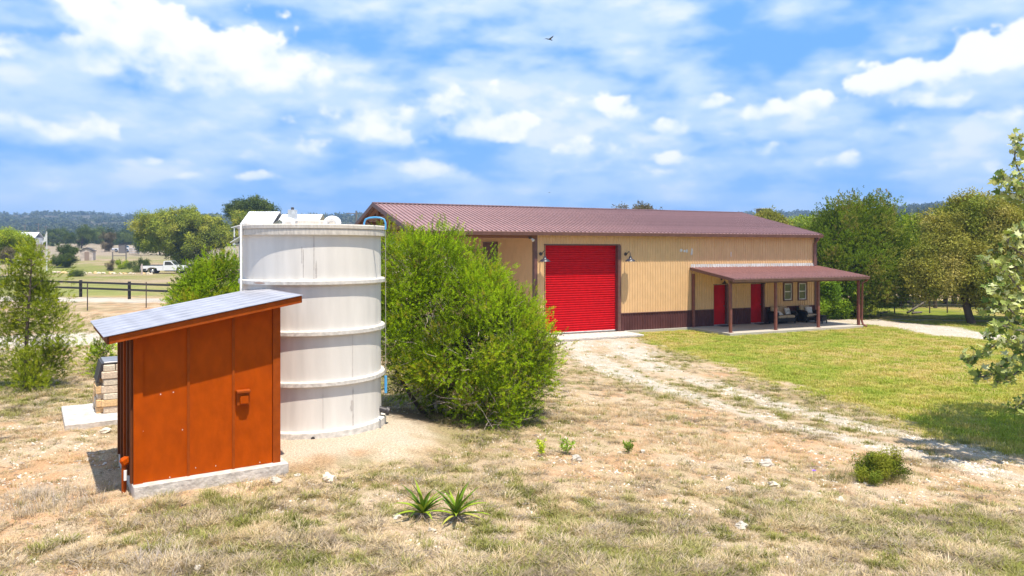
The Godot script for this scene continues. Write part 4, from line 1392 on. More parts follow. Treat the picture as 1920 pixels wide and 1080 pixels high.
# ------------------------------------------------------------------ plants near the camera
func lobe(px: float, py: float, z: float, rx: float, ry: float, rz: float) -> Array:   # a clump of a crown, in metres
	return [at(px, py, z), Vector3(rx * z / F, ry * z / F, rz)]

func make_big_juniper() -> void:
	var base := on_ground(-1.75, 16.3)
	var t := thing("juniper_bush", "broad bright green juniper beside the white water tank", "juniper", base)
	var L := []
	for q in [[765, 525, 16.2, 56, 72, 0.8], [820, 530, 16.6, 66, 76, 1.0], [800, 610, 15.9, 84, 78, 0.9], [885, 570, 16.4, 62, 66, 1.0], [930, 630, 16.0, 68, 72, 1.0], [972, 655, 16.3, 48, 70, 0.9], [870, 660, 15.5, 80, 62, 0.8],
			[965, 715, 15.7, 50, 44, 0.7], [812, 488, 16.6, 42, 28, 0.6], [745, 620, 15.9, 32, 70, 0.7], [1000, 680, 15.9, 32, 50, 0.7], [765, 484, 16.5, 34, 26, 0.5], [852, 508, 16.5, 30, 24, 0.5], [920, 550, 16.4, 30, 26, 0.5], [820, 690, 15.4, 54, 24, 0.5], [960, 765, 15.5, 38, 20, 0.4], [972, 590, 16.4, 26, 26, 0.5], [730, 470, 16.4, 16, 24, 0.4], [905, 735, 15.3, 50, 26, 0.5], [850, 738, 15.9, 50, 24, 0.6], [785, 705, 16.4, 36, 30, 0.6], [925, 775, 15.2, 34, 18, 0.4], [880, 765, 16.2, 40, 20, 0.5]]:
		L.append(lobe(q[0], q[1], q[2], q[3], q[4], q[5]))
	var limbs := []
	rng.seed = 91
	for l in L:
		for k in 5:
			limbs.append([Vector3(rr(-0.2, 0.6), rr(0.4, 1.7), rr(-0.3, 0.5)), (l[0] as Vector3) - base + rdir() * l[1] * 0.95])
	wood("trunks", t, M.bark, [[Vector3(0, -0.1, 0), Vector3(-0.35, 1.9, -0.1)], [Vector3(0.1, -0.1, 0.1), Vector3(0.9, 1.8, 0.3)], [Vector3(0.12, -0.1, -0.1), Vector3(0.35, 2.4, -0.4)], [Vector3(-0.1, -0.1, 0.1), Vector3(-0.75, 1.0, 0.5)], [Vector3(0.2, -0.1, 0.2), Vector3(1.5, 0.75, 0.6)]], limbs, 0.06, 0.03, 0.024, 92)
	# dead twigs inside
	var st := begin()
	for i in 420:
		var l: Array = L[rng.randi() % L.size()]
		var p: Vector3 = (l[0] as Vector3) - base + rdir() * l[1] * rr(0.65, 1.05)
		p.y -= 0.15
		var d := (rdir() + Vector3(0, 0.1, 0.5)).normalized() * rr(0.25, 0.6)
		tube(st, wiggly(p, p + d, 3, 0.04), 0.010, 0.004, 4, false)
	for i in 40:
		var p := Vector3(rr(-1.0, 1.6), rr(0.1, 0.9), rr(0.0, 1.0))
		tube(st, wiggly(p, p + Vector3(rr(-0.5, 0.5), rr(-0.3, 0.3), rr(-0.1, 0.4)), 3, 0.04), 0.011, 0.004, 4, false)
	part("dead_twigs", done(st), M.dead, t)
	var cols := [C(0.08, 0.12, 0.008), C(0.15, 0.23, 0.008), C(0.26, 0.39, 0.009), C(0.39, 0.56, 0.012), C(0.52, 0.70, 0.018), C(0.44, 0.43, 0.03)]
	crown("foliage", t, spray(101, 34, 0.24, 0.05), M.leaf, L, 24000, 0.18, cols, 0.6, 93, 0.72, -0.2, 1.3, base, 54, 1.9)
	crown("foliage", t, spray(102, 24, 0.26, 0.045), M.leaf, L, 7000, 0.21, cols, 0.9, 94, 0.97, -0.05, 1.6, base, 18, 1.1)
	crown("brown_foliage", t, spray(103, 14, 0.3, 0.06), M.leaf, L, 900, 0.26, [C(0.20, 0.15, 0.07), C(0.25, 0.19, 0.10)], 0.2, 95, 0.45, -0.1, 1.3, base)
	# wisps that stand out of the top
	var xf := []
	var col := []
	for q in [[775, 440], [790, 436], [822, 432], [838, 436], [862, 452], [760, 446], [895, 480], [930, 505], [735, 436], [955, 525], [1000, 560], [1030, 610], [1042, 655]]:
		for k in 9:
			var p: Vector3 = at(q[0], q[1], 16.4) - base + rdir() * Vector3(0.07, 0.28, 0.15)
			var y := (Vector3.UP + rdir() * 0.45).normalized()
			var x := y.cross(rdir()).normalized()
			xf.append(Transform3D(Basis(x, y, x.cross(y)).scaled_local(Vector3.ONE * rr(0.15, 0.26)), p))
			col.append(cols[1 + rng.randi() % 3])
	many("top_sprays", spray(104, 24, 0.24, 0.05), M.leaf, xf, col, t)
	# the second juniper behind the shed, and the thin one at the left edge
	base = on_ground(-11.6, 26.0)
	L = []
	for q in [[415, 535, 26, 38, 42, 1.0], [385, 555, 25.6, 46, 36, 1.0], [352, 572, 25.4, 26, 26, 0.7], [436, 500, 26.3, 14, 22, 0.6], [400, 508, 26.2, 24, 22, 0.7], [366, 530, 25.8, 16, 18, 0.6], [430, 590, 25.6, 50, 44, 1.0], [375, 605, 25.4, 46, 40, 1.0]]:
		L.append(lobe(q[0], q[1], q[2], q[3], q[4], q[5]))
	tree("juniper_bush", "green juniper between the pump shed roof and the white house", "juniper", base, base + Vector3(0.2, 2.4, 0), 0.12, L, spray(105, 30, 0.25, 0.065), M.leaf, M.bark, 12000, 0.21, cols, 0.6, 96, 0.6, -0.25, 1.0, "", 50, 1.8)
	base = on_ground(-12.2, 18.45)
	L = []
	var t2 := thing("juniper_sapling", "thin open young juniper at the left edge of the picture", "juniper", base)
	for q in [[58, 486, 9, 14], [34, 500, 8, 12], [88, 522, 12, 12], [60, 528, 14, 14], [18, 540, 14, 10], [80, 560, 18, 12], [42, 572, 16, 12], [98, 590, 16, 14], [8, 588, 14, 12], [66, 604, 18, 12], [112, 622, 14, 10], [30, 622, 14, 12], [84, 645, 22, 14], [6, 650, 18, 14], [56, 668, 24, 14], [104, 668, 18, 10], [22, 690, 24, 14], [78, 700, 22, 12], [48, 716, 26, 8], [120, 655, 10, 8], [72, 480, 6, 12], [44, 478, 5, 12]]:
		L.append(lobe(q[0], q[1], 18.45 + rr(-0.45, 0.45), q[2], q[3], 0.22))
	var lm := []
	for l in L:
		var e: Vector3 = (l[0] as Vector3) - base
		lm.append([Vector3(e.y * 0.05, maxf(0.25, e.y - 0.35 * Vector2(e.x, e.z).length() - 0.1), 0), e])
	wood("", t2, M.bark, [[Vector3(0, -0.1, 0), Vector3(0.17, 3.2, 0)]], lm, 0.06, 0.015, 0.014, 97)
	crown("crown", t2, spray(106, 30, 0.25, 0.06), M.leaf, L, 5200, 0.19, [C(0.12, 0.17, 0.012), C(0.21, 0.28, 0.014), C(0.34, 0.41, 0.018), C(0.46, 0.50, 0.03)], 0.8, 97, 0.2, -0.5, 1.8, base, 36, 1.6)
	base = on_ground(-11.6, 20.9)
	L = []
	for q in [[185, 668, 20.9, 22, 20, 0.35], [205, 655, 20.9, 12, 12, 0.3], [168, 660, 20.9, 10, 12, 0.25], [192, 690, 20.8, 30, 14, 0.4]]:
		L.append(lobe(q[0], q[1], q[2], q[3], q[4], q[5]))
	tree("juniper_shrub", "small low juniper shrub behind the stone fire pit", "shrub", base, base + Vector3(0, 0.6, 0), 0.03, L, spray(106, 30, 0.25, 0.06), M.leaf, M.bark, 600, 0.2, cols, 0.9, 98, 0.3, -0.2, 1.8)

func strap(l: float, w: float, lean: float, droop: float, seed_: int) -> ArrayMesh:   # one stiff folded blade
	rng.seed = seed_
	var st := begin()
	var n := 6
	var p := Vector3.ZERO
	var a := lean
	var prev := []
	for i in n + 1:
		var f := float(i) / n
		var ww := w * (1.0 - pow(f, 2.2)) * (0.65 + 0.35 * sin(f * PI))
		var d := Vector3(sin(a), cos(a), 0)
		var up := Vector3(-cos(a), sin(a), 0)
		var row := [p + Vector3(0, 0, ww * 0.5) + up * ww * 0.28, p, p + Vector3(0, 0, -ww * 0.5) + up * ww * 0.28]
		if i > 0:
			for k in 2:
				var g := rr(0.92, 1.08)
				st.set_color(Color(g, g, g))
				face(st, [prev[k], prev[k + 1], row[k + 1], row[k]], up, 2)
		prev = row
		p += d * l / n
		a += droop / n
	return done(st)

func make_plants() -> void:
	# two sotol-like rosettes in the foreground
	var blades := []
	for i in 6:
		blades.append(strap(rr(0.38, 0.48), rr(0.055, 0.075), 0.0, rr(0.5, 1.0), 120 + i))
	var tones := []
	for c in [C(0.06, 0.12, 0.012), C(0.12, 0.21, 0.015), C(0.24, 0.33, 0.025), C(0.36, 0.37, 0.07)]:
		var m := mat(c, 0.6)
		m.metallic_specular = 0.25
		m.cull_mode = BaseMaterial3D.CULL_DISABLED
		m.backlight_enabled = true
		m.backlight = Color(0.3, 0.3, 0.1)
		tones.append(m)
	rng.seed = 130
	for r in [[-1.16, 9.62, 24, 1.0, "left one of the two spiky green rosettes in the dry foreground grass"], [-0.72, 9.55, 22, 1.05, "right one of the two spiky green rosettes, with longer spread blades"]]:
		var t := thing("spiky_plant", r[4], "plant", on_ground(r[0], r[1], 0.06), rr(0, 6), "spiky rosettes in the foreground")
		for i in r[2]:
			var lean := lerpf(0.12, 1.35, pow(float(i) / r[2], 0.8)) + rr(-0.1, 0.1)
			var bs := Basis(Vector3.UP, i * 2.4 + rr(-0.3, 0.3)) * Basis(Vector3.FORWARD, lean)
			part("blade", blades[i % 6], tones[(i * 7 + i / 3) % 3 if lean < 1.15 else 3 - i % 2], t, Transform3D(bs.scaled(Vector3.ONE * r[3] * rr(0.8, 1.1)), bs * Vector3(0, 0.03, 0)))
		var st := begin()
		for i in 36:
			var d := Vector3(rr(-1, 1), rr(-0.05, 0.22), rr(-1, 1)).normalized()
			tube(st, wiggly(d * 0.03, d * rr(0.14, 0.30) + Vector3.DOWN * 0.05, 3, 0.02), 0.006, 0.002, 3, false)
		part("dead_skirt", done(st), M.dead, t)
	# small bright weeds before the juniper
	for w in [[0.52, 12.92, 0.30, C(0.55, 0.66, 0.04), 0.75, "small lime green upright weed left of a gray stone"], [0.97, 13.1, 0.30, C(0.30, 0.46, 0.04), 1.3, "leafy green weed beside the gray stone on bare soil"], [2.13, 13.4, 0.22, C(0.22, 0.32, 0.04), 1.3, "low green weed among white pebbles"]]:
		var st := begin()
		rng.seed = int(w[0] * 100) + 140
		var stems := begin()
		for k in 8:
			var d := Vector3(rr(-0.5, 0.5) * w[4], 1, rr(-0.5, 0.5) * w[4]).normalized()
			var l: float = w[2] * rr(0.7, 1.05)
			tube(stems, [Vector3.ZERO, d * l * 0.5, d * l], 0.004, 0.002, 4, false)
			for j in 20:
				var q := d * l * rr(0.2, 1.0)
				var e := (rdir() + Vector3.UP * 0.7).normalized()
				kite(st, q, e, e.cross(rdir()).normalized(), rr(0.05, 0.09), rr(0.018, 0.03), Color(w[3].r, w[3].g, w[3].b) * rr(0.8, 1.2), 0.1)
		var t := thing("weed", w[5], "weed", on_ground(w[0], w[1]))
		part("leaves", done(st), M.leaf, t)
		part("stems", done(stems), M.dead, t)
	# rounded shrub on the right, with dry grass through it
	var base := on_ground(6.1, 12.6)
	var L := []
	for q in [[1658, 864, 12.5, 36, 16, 0.34], [1622, 886, 12.4, 28, 14, 0.3], [1690, 884, 12.4, 26, 14, 0.3], [1650, 890, 12.2, 46, 12, 0.3]]:
		L.append(lobe(q[0], q[1], q[2], q[3], q[4], q[5]))
	tree("shrub", "low dark green shrub in the dry grass at lower right", "shrub", base, base + Vector3(0, 0.3, 0), 0.02, L, clump(150, 30, 0.40, 0.16), M.leaf, M.bark, 620, 0.085, [C(0.10, 0.15, 0.014), C(0.17, 0.22, 0.02), C(0.26, 0.29, 0.025), C(0.32, 0.31, 0.04)], 0.4, 151, 0.4, -0.4, 2.0)
	var xf := []
	var col := []
	rng.seed = 152
	for i in 60:
		var p := Vector3(rr(-0.75, 0.45), 0, rr(0.0, 0.5))
		xf.append(Transform3D(Basis(Vector3.UP, rr(0, TAU)).scaled(Vector3.ONE * rr(0.5, 1.3)), p))
		col.append([C(0.27, 0.25, 0.11), C(0.35, 0.29, 0.18), C(0.20, 0.20, 0.07)][rng.randi() % 3])
	var tuft := grass_mesh(153, 24, 0.17, 0.13, 0.006, 1.0)
	var tg := thing("grass_clump", "tall gray green grass clump leaning on the low shrub", "grass", base)
	many("blades", tuft, M.grass, xf, col, tg)
	# taller dry clumps that stand out
	for q in [[-3.9, 8.2, 0.5, 0, "wide wiry gray dry grass clump near the bottom left"], [2.9, 17.0, 1.3, 1, "pale feathery grass stand beyond the bare soil, left of the drive"], [4.0, 13.9, 1.1, 1, "feathery pinkish dry grass stand in front of the drive"], [-4.2, 9.9, 0.9, 2, "olive grass clump before the shed's slab"], [-6.5, 10.1, 0.9, 0, "tangled straw grass clump at the shed's left foot"], [1.6, 7.7, 0.7, 2, "green grass clump low in the middle of the foreground"], [3.3, 8.0, 0.35, 1, "thin pale seed stalks at the bottom, right of the middle"]]:
		xf = []
		col = []
		rng.seed = int(q[1] * 77)
		for i in int(70 * q[2]):
			var p := Vector3(rng.randfn() * 0.5 * q[2], 0, rng.randfn() * 0.55 * q[2])
			p.y = ground_y(q[0] + p.x, q[1] - p.z) - ground_y(q[0], q[1])
			xf.append(Transform3D(Basis(Vector3.UP, rr(0, TAU)).scaled(Vector3.ONE * rr(0.45, 1.15)), p))
			col.append(([C(0.50, 0.43, 0.38), C(0.60, 0.50, 0.40)] if q[3] == 0 else ([C(0.70, 0.56, 0.42), C(0.58, 0.48, 0.30)] if q[3] == 1 else [C(0.30, 0.30, 0.09), C(0.42, 0.38, 0.15)]))[rng.randi() % 2])
		tg = thing("grass_clump", q[4], "grass", on_ground(q[0], q[1]))
		many("blades", tuft, M.grass, xf, col, tg)
	# loose rocks that can be told apart
	for q in [[-2.80, 11.2, 0.30, 0, "gray white limestone rock right of the shed's slab"], [-3.55, 11.05, 0.22, 1, "white rock tucked under the slab's right corner"], [-3.3, 11.35, 0.15, 1, "small pale stone at the end of the shed's slab"], [1.12, 12.75, 0.24, 2, "gray angular stone beside the leafy weed"], [1.95, 13.35, 0.12, 1, "white pebble left of the low weed"], [2.4, 13.55, 0.13, 1, "pinkish white pebble right of the low weed"], [4.15, 11.7, 0.22, 0, "pinkish rock at the edge of the feathery grass"], [3.35, 11.3, 0.17, 1, "pale flat rock in the grass, centre right"], [4.9, 11.0, 0.2, 1, "white flat stone in front of the low shrub"], [-1.0, 9.15, 0.13, 1, "white stone in front of the spiky plants"], [0.35, 8.85, 0.11, 1, "small white stone on bare soil right of the spiky plants"], [-1.5, 9.6, 0.14, 1, "pale stone left of the spiky plants"], [-3.4, 8.0, 0.17, 1, "chalk white stone near the gray wiry grass"], [3.0, 9.6, 0.2, 1, "broken white stone among green grass"], [4.5, 13.0, 0.3, 1, "upright white stone behind the feathery grass"], [4.25, 13.2, 0.22, 1, "pale stone left of the upright white stone"]]:
		var r := part("rock", rock_mesh(int(q[1] * 31), 12, 7, 0.45, 0.6), [M.stone_white, M.chips_white, M.concrete][q[3]], self, Transform3D(Basis(Vector3.UP, q[1]).scaled(Vector3.ONE * q[2] * 0.78), on_ground(q[0], q[1], q[2] * 0.07)))
		tag(r, q[4], "rock", "loose limestone rocks")
	# one violet flower right of the middle
	var fl := thing("wildflower", "tiny violet flower in the grass left of the low shrub", "flower", on_ground(4.95, 12.1))
	var st := begin()
	tube(st, [Vector3.ZERO, Vector3(0.01, 0.16, 0)], 0.004, 0.003, 5)
	part("stem", done(st), M.dead, fl)
	for k in 6:
		st = begin()
		var d := Vector3(cos(k * 1.05), 0.5, sin(k * 1.05)).normalized()
		st.set_color(Color.WHITE)
		kite(st, Vector3(0.01, 0.16, 0), d, d.cross(Vector3.UP).normalized(), 0.05, 0.035, Color.WHITE)
		part("petal", done(st), M.violet, fl)

# ------------------------------------------------------------------ the sycamore whose boughs reach in from the right
func lobed_leaf() -> ArrayMesh:
	var st := begin()
	var tips := [[-1.9, 0.42], [-1.45, 0.30], [-1.05, 0.62], [-0.55, 0.36], [0.0, 0.80], [0.55, 0.36], [1.05, 0.62], [1.45, 0.30], [1.9, 0.42]]
	var p := []
	for t in tips:
		p.append(Vector3(sin(t[0]) * t[1], cos(t[0]) * t[1] + 0.2, 0.12 * absf(sin(t[0])) * t[1] - 0.10 * t[1] * cos(t[0])))
	st.set_color(Color.WHITE)
	for i in p.size() - 1:
		face(st, [Vector3(0, 0.16, 0), p[i], p[i + 1]], Vector3.BACK)
	face(st, [Vector3(0, 0.16, 0), p[-1], Vector3(0, -0.02, 0)], Vector3.BACK)
	face(st, [Vector3(0, 0.16, 0), p[0], Vector3(0, -0.02, 0)], Vector3.BACK)
	return done(st)

func make_sycamore() -> void:
	var base := on_ground(12.4, 14.5)
	var t := thing("sycamore_tree", "pale leaved sycamore reaching in from the right edge", "tree", base)
	var lm := lobed_leaf()
	rng.seed = 160
	var st := begin()
	tube(st, wiggly(Vector3(0, -0.2, 0), Vector3(-0.3, 8.6, 0.4), 8, 0.06), 0.16, 0.03, 10)
	part("trunk", done(st), M.gray_bark, t)
	# boughs, by where they leave the trunk and the points they pass
	var boughs := [
		[3.9, [[1960, 375, 14.3], [1925, 345, 14.1], [1903, 300, 14.0], [1908, 262, 14.0]]],
		[3.6, [[1965, 395, 14.3], [1918, 352, 14.0], [1888, 338, 13.9], [1872, 334, 13.9]]],
		[3.3, [[1955, 400, 14.4], [1910, 366, 14.2], [1880, 362, 14.1]]],
		[2.6, [[1965, 560, 14.3], [1930, 490, 14.1], [1890, 455, 14.0], [1912, 430, 14.0]]],
		[2.2, [[1960, 590, 14.2], [1915, 545, 13.9], [1880, 505, 13.8], [1845, 492, 13.8]]],
		[2.0, [[1950, 600, 14.3], [1905, 570, 13.9], [1870, 540, 13.8], [1850, 545, 13.7]]],
		[1.7, [[1955, 620, 14.2], [1915, 600, 13.8], [1880, 570, 13.7], [1855, 580, 13.7]]],
		[1.5, [[1950, 650, 14.2], [1910, 640, 13.8], [1870, 645, 13.6], [1838, 665, 13.6], [1810, 675, 13.6]]],
		[1.3, [[1950, 660, 14.2], [1915, 660, 13.9], [1885, 680, 13.7], [1860, 700, 13.7], [1832, 708, 13.7]]],
		[1.2, [[1950, 680, 14.2], [1920, 690, 13.9], [1893, 708, 13.8], [1872, 715, 13.8]]],
		[1.0, [[1955, 735, 14.2], [1925, 750, 13.9], [1900, 768, 13.8]]],
		[2.1, [[1950, 610, 13.9], [1912, 620, 13.4], [1872, 610, 13.3], [1850, 628, 13.3]]],
		[2.4, [[1950, 540, 14.6], [1920, 520, 14.5], [1895, 490, 14.4], [1868, 478, 14.4]]],
	]
	var leaves := []
	for bq in boughs:
		var pts := [Vector3(-0.05, bq[0], 0.05)]
		for q in bq[1]:
			pts.append(at(q[0], q[1], q[2]) - base)
		pts.insert(1, (pts[0] as Vector3).lerp(pts[1], 0.5) + Vector3(rr(-0.1, 0.1), rr(0.12, 0.3), rr(-0.15, 0.15)))
		var sm := []
		for i in pts.size() - 1:
			for k in 4:
				sm.append((pts[i] as Vector3).cubic_interpolate(pts[i + 1], pts[maxi(i - 1, 0)], pts[mini(i + 2, pts.size() - 1)], k / 4.0))
		sm.append(pts[-1])
		st = begin()
		tube(st, sm, 0.035, 0.006, 6)
		part("bough", done(st), M.gray_bark, t)
		var sprig := begin()
		for i in range(2, sm.size()):
			for k in 6 if i > 5 else 5:
				var o: Vector3 = sm[i] + (sm[mini(i + 1, sm.size() - 1)] - sm[i]) * rng.randf()
				var e := o + (rdir() + Vector3(0, 0.15, 0.2)) * rr(0.05, 0.17)
				tube(sprig, [o, e], 0.004, 0.003, 3, false)
				leaves.append(e)
		part("sprigs", done(sprig), M.gray_bark, t)
	var tones := [C(0.26, 0.32, 0.08), C(0.42, 0.47, 0.18), C(0.58, 0.60, 0.34), C(0.12, 0.19, 0.04), C(0.44, 0.48, 0.12)]
	var lms := []
	var n_single := 0
	for c in tones:
		var m := leaf_mat(0.4, 0.38)
		m.vertex_color_use_as_albedo = false
		m.albedo_color = c.linear_to_srgb()
		lms.append(m)
	var xf := []
	var col := []
	for i in leaves.size():
		var n := (rdir() + Vector3(0, 0.7, 0.4)).normalized()
		var y := n.cross(rdir()).normalized()
		y.y -= 0.25
		y = (y - n * y.dot(n)).normalized()
		var s := rr(0.10, 0.17)
		var x := Transform3D(Basis(y.cross(n), y, n).scaled_local(Vector3(s, s, s)), leaves[i])
		var k: int = [0, 1, 2, 1, 3, 0, 4, 3][rng.randi() % 8]
		if i % 3 != 0 and leaves[i].x + base.x < 10.6 and n_single < 300:
			n_single += 1
			part("leaf", lm, lms[k], t, x)
		else:
			xf.append(x)
			col.append(tones[k])
	# the rest of the crown, outside the frame
	var L := [[Vector3(13.0, 5.0, -14.2), Vector3(2.1, 1.8, 2.0)], [Vector3(12.5, 6.8, -13.6), Vector3(1.9, 1.6, 1.9)], [Vector3(12.4, 8.4, -14.2), Vector3(1.4, 1.3, 1.5)], [Vector3(13.2, 3.0, -14.6), Vector3(1.9, 1.6, 1.8)], [Vector3(13.4, 6.0, -16.2), Vector3(1.7, 1.8, 1.4)], [Vector3(12.3, 7.2, -12.6), Vector3(1.6, 1.4, 1.4)], [Vector3(13.0, 4.0, -13.0), Vector3(1.5, 1.5, 1.0)]]
	for q in crown_points(L, 7000, 0.4, -0.3, 0.9, 163):
		var n: Vector3 = (q[1] * 0.6 + rdir() + Vector3(0, 0.6, 0)).normalized()
		var y := n.cross(rdir()).normalized()
		var s := rr(0.15, 0.24)
		xf.append(Transform3D(Basis(y.cross(n), y, n).scaled_local(Vector3(s, s, s)), q[0] - base))
		col.append(tones[rng.randi() % 5])
	st = begin()
	for l in L:
		for k in 4:
			tube(st, wiggly(Vector3(-0.1, rr(2.0, 6.0), 0.1), (l[0] as Vector3) - base + rdir() * l[1] * 0.8, 5, 0.08), 0.03, 0.008, 5, false)
	part("boughs", done(st), M.gray_bark, t)
	many("leaves", lm, M.leaf, xf, col, t)

# ------------------------------------------------------------------ trees on the right
func make_right_trees() -> void:
	var jun := [C(0.10, 0.15, 0.015), C(0.16, 0.235, 0.018), C(0.23, 0.32, 0.022), C(0.30, 0.35, 0.04), C(0.33, 0.29, 0.08)]
	var oak := [C(0.20, 0.21, 0.03), C(0.30, 0.28, 0.045), C(0.36, 0.34, 0.06), C(0.24, 0.30, 0.035), C(0.41, 0.355, 0.09)]
	var lime := [C(0.17, 0.24, 0.018), C(0.30, 0.38, 0.026), C(0.42, 0.48, 0.04), C(0.23, 0.29, 0.03)]
	var base := on_ground(21.5, 46.5)
	var L := []
	for q in [[1610, 435, 46, 54, 40, 2.0], [1565, 455, 46, 40, 40, 2.0], [1655, 465, 46.5, 46, 44, 2.0], [1600, 500, 45, 66, 46, 2.4], [1675, 520, 46, 34, 46, 2.0], [1550, 510, 46, 34, 46, 2.0], [1605, 548, 45, 52, 30, 2.2], [1590, 410, 46.5, 30, 20, 1.2], [1640, 408, 46.5, 26, 20, 1.2], [1565, 560, 46, 30, 22, 1.4], [1540, 445, 46.5, 14, 18, 1.0], [1615, 392, 46.5, 10, 14, 0.8], [1572, 402, 46.5, 10, 12, 0.8], [1655, 392, 46.5, 10, 12, 0.8]]:
		L.append(lobe(q[0], q[1], q[2], q[3], q[4], q[5]))
	tree("juniper_tree", "large dark green juniper rising behind the porch end", "tree", base, base + Vector3(0, 4.5, 0), 0.3, L, spray(171, 28, 0.28, 0.085), M.leaf, M.bark, 24000, 0.36, jun, 0.75, 172, 0.62, -0.3, 0.5, "", 46, 1.7)
	rng.seed = 173
	base = on_ground(18.6, 43.6)
	L = [[base + Vector3(0.2, 1.5, 0), Vector3(1.5, 1.3, 1.2)], [base + Vector3(-0.9, 1.2, 0.2), Vector3(0.9, 1.0, 0.8)]]
	tree("shrub", "fresh green shrub at the juniper's foot seen through the porch", "shrub", base, base + Vector3(0.1, 1.0, 0), 0.05, L, clump(174, 26, 0.5, 0.22), M.leaf, M.bark, 620, 0.30, [C(0.13, 0.24, 0.015), C(0.21, 0.36, 0.02), C(0.32, 0.46, 0.03)], 0.4, 175, 0.5, -0.3, 1.2)
	# brownish oak with a leaning trunk
	base = on_ground(25.3, 40.4)
	L = []
	for q in [[1830, 440, 42, 76, 56, 2.2], [1790, 490, 41.5, 70, 52, 2.2], [1880, 460, 42, 66, 66, 2.4], [1760, 520, 41, 44, 34, 1.5], [1860, 530, 40.5, 70, 46, 2.0], [1920, 520, 41, 60, 70, 2.2], [1840, 395, 42.5, 56, 20, 1.5], [1900, 395, 42.5, 50, 22, 1.5], [1735, 500, 41.8, 26, 24, 1.2], [1950, 440, 42, 60, 60, 2.4]]:
		L.append(lobe(q[0], q[1], q[2], q[3], q[4], q[5]))
	tree("oak_tree", "wide brownish green oak with dark leaning trunk by the gravel road", "tree", base, base + Vector3(-0.9, 3.6, -0.6), 0.22, L, clump(176, 30, 0.36, 0.17), M.leaf, M.bark, 8500, 0.40, oak, 0.4, 177, 0.5, -0.22, 0.6)
	# lighter trees behind, and the ones whose trunks stand behind the wire fence
	var back := [[1735, 470, 60, 50, 56, lime, "yellow green tree between the dark juniper and the brownish oak"], [1700, 480, 72, 44, 60, lime, "pale green tree just right of the dark juniper"], [1780, 455, 75, 56, 46, lime, "light green tree top behind the brownish oak"], [1480, 436, 95, 56, 20, lime, "light green tree top beyond the roof's right end"], [1870, 445, 70, 60, 50, lime, "green tree behind the oak near the right edge"], [1960, 450, 66, 70, 60, oak, "olive tree reaching past the right edge of the picture"], [1440, 424, 80, 22, 10, oak, "small olive tree crest under the gray deer stand"], [1525, 445, 88, 34, 24, jun, "dark tree top left of the large juniper"]]
	var k := 0
	for q in back:
		var z: float = q[2]
		var c := at(q[0], q[1], z)
		base = on_ground(c.x, z)
		var rx: float = q[3] * z / F
		var ry: float = q[4] * z / F
		rng.seed = 180 + k
		L = []
		for j in 9:
			var d := rdir()
			L.append([c + d * Vector3(rx * 0.62, ry * 0.6, rx * 0.5), Vector3(rx * rr(0.38, 0.55), ry * rr(0.36, 0.5), rx * 0.45)])
		for j in (4 if z > 80.0 or c.x < 18.0 else 0):
			L.append([c + Vector3(rr(-rx, rx) * 0.8, -ry - rr(0.0, 1.0), rr(-1, 1)), Vector3(rx * 0.45, ry * 0.4, rx * 0.4)])
		tree("background_tree", q[6], "tree", base, Vector3(base.x + rr(-0.5, 0.5), c.y, base.z), 0.22, L, clump(176, 26, 0.42, 0.20), M.leaf, M.bark, 3200, 0.46 * (z / 60.0), q[5], 0.4, 190 + k, 0.5, -0.28, 0.5, "trees behind the porch and oak")
		k += 1
	# understorey trunks in the shade
	rng.seed = 200
	for i in 13:
		var x := 24.2 + i * 0.78 + rr(-0.25, 0.25)
		var z := rr(51.0, 58.0)
		base = on_ground(x * z / 52.0, z)
		var s := begin()
		tube(s, wiggly(Vector3(0, -0.2, 0), Vector3(rr(-0.8, 0.8), 4.6, rr(-0.4, 0.4)), 5, 0.12), rr(0.12, 0.24), 0.09, 8)
		var o := thing("woodland_tree", ["slim dark", "stout dark", "leaning dark"][i % 3] + " woodland trunk behind the wire fence, " + ["first", "second", "third", "fourth", "fifth", "sixth", "seventh", "eighth", "ninth", "tenth", "eleventh", "twelfth", "thirteenth"][i] + " from the left", "tree", base, 0.0, "trunks in the shade behind the wire fence")
		part("trunk", done(s), M.bark, o)
		L = [[base + Vector3(0, 4.8, 0), Vector3(1.7, 1.2, 1.6)], [base + Vector3(rr(-1, 1), 4.0, 0), Vector3(1.5, 0.9, 1.4)]]
		crown("crown", o, clump(176, 26, 0.42, 0.20), M.leaf, L, 260, 0.6, jun if i % 2 else lime, 0.3, 210 + i, 0.4, -0.4, 0.6, base)
	# wire fence with thin posts
	var f := thing("wire_fence", "thin rusty wire fence under the trees right of the porch", "fence")
	var prev := Vector3.ZERO
	for i in 12:
		var p := on_ground(22.2 + i * 1.15, 47.2 + 0.12 * sin(i * 1.7))
		part("post", box_mesh(p + Vector3(0, 0.68, 0), Vector3(0.06, 1.4, 0.06), 0.008), M.tpost, f)
		if i > 0:
			for h in [0.12, 0.34, 0.56, 0.78, 1.0, 1.24]:
				var st := begin()
				tube(st, [prev + Vector3.UP * h, p + Vector3.UP * h], 0.008, 0.008, 4, false)
				part("wire", done(st), M.wire, f)
		prev = p
	# cut logs on the grass
	for q in [[24.9, 46.4, 1.6, 0.5, "pale cut branch propped against the wire fence"], [25.1, 46.2, 0.7, 0.05, "short pale log lying below the propped branch"], [23.2, 46.3, 0.5, 0.1, "small stump of pale wood on grass left of the logs"]]:
		var st := begin()
		tube(st, [on_ground(q[0], q[1], 0.1), on_ground(q[0], q[1], 0.1) + Vector3(q[2] * cos(q[3]), q[2] * sin(q[3]), -0.2)], 0.07, 0.06, 7)
		var lg := part("log", done(st), M.gray_bark, self)
		tag(lg, q[4], "log")

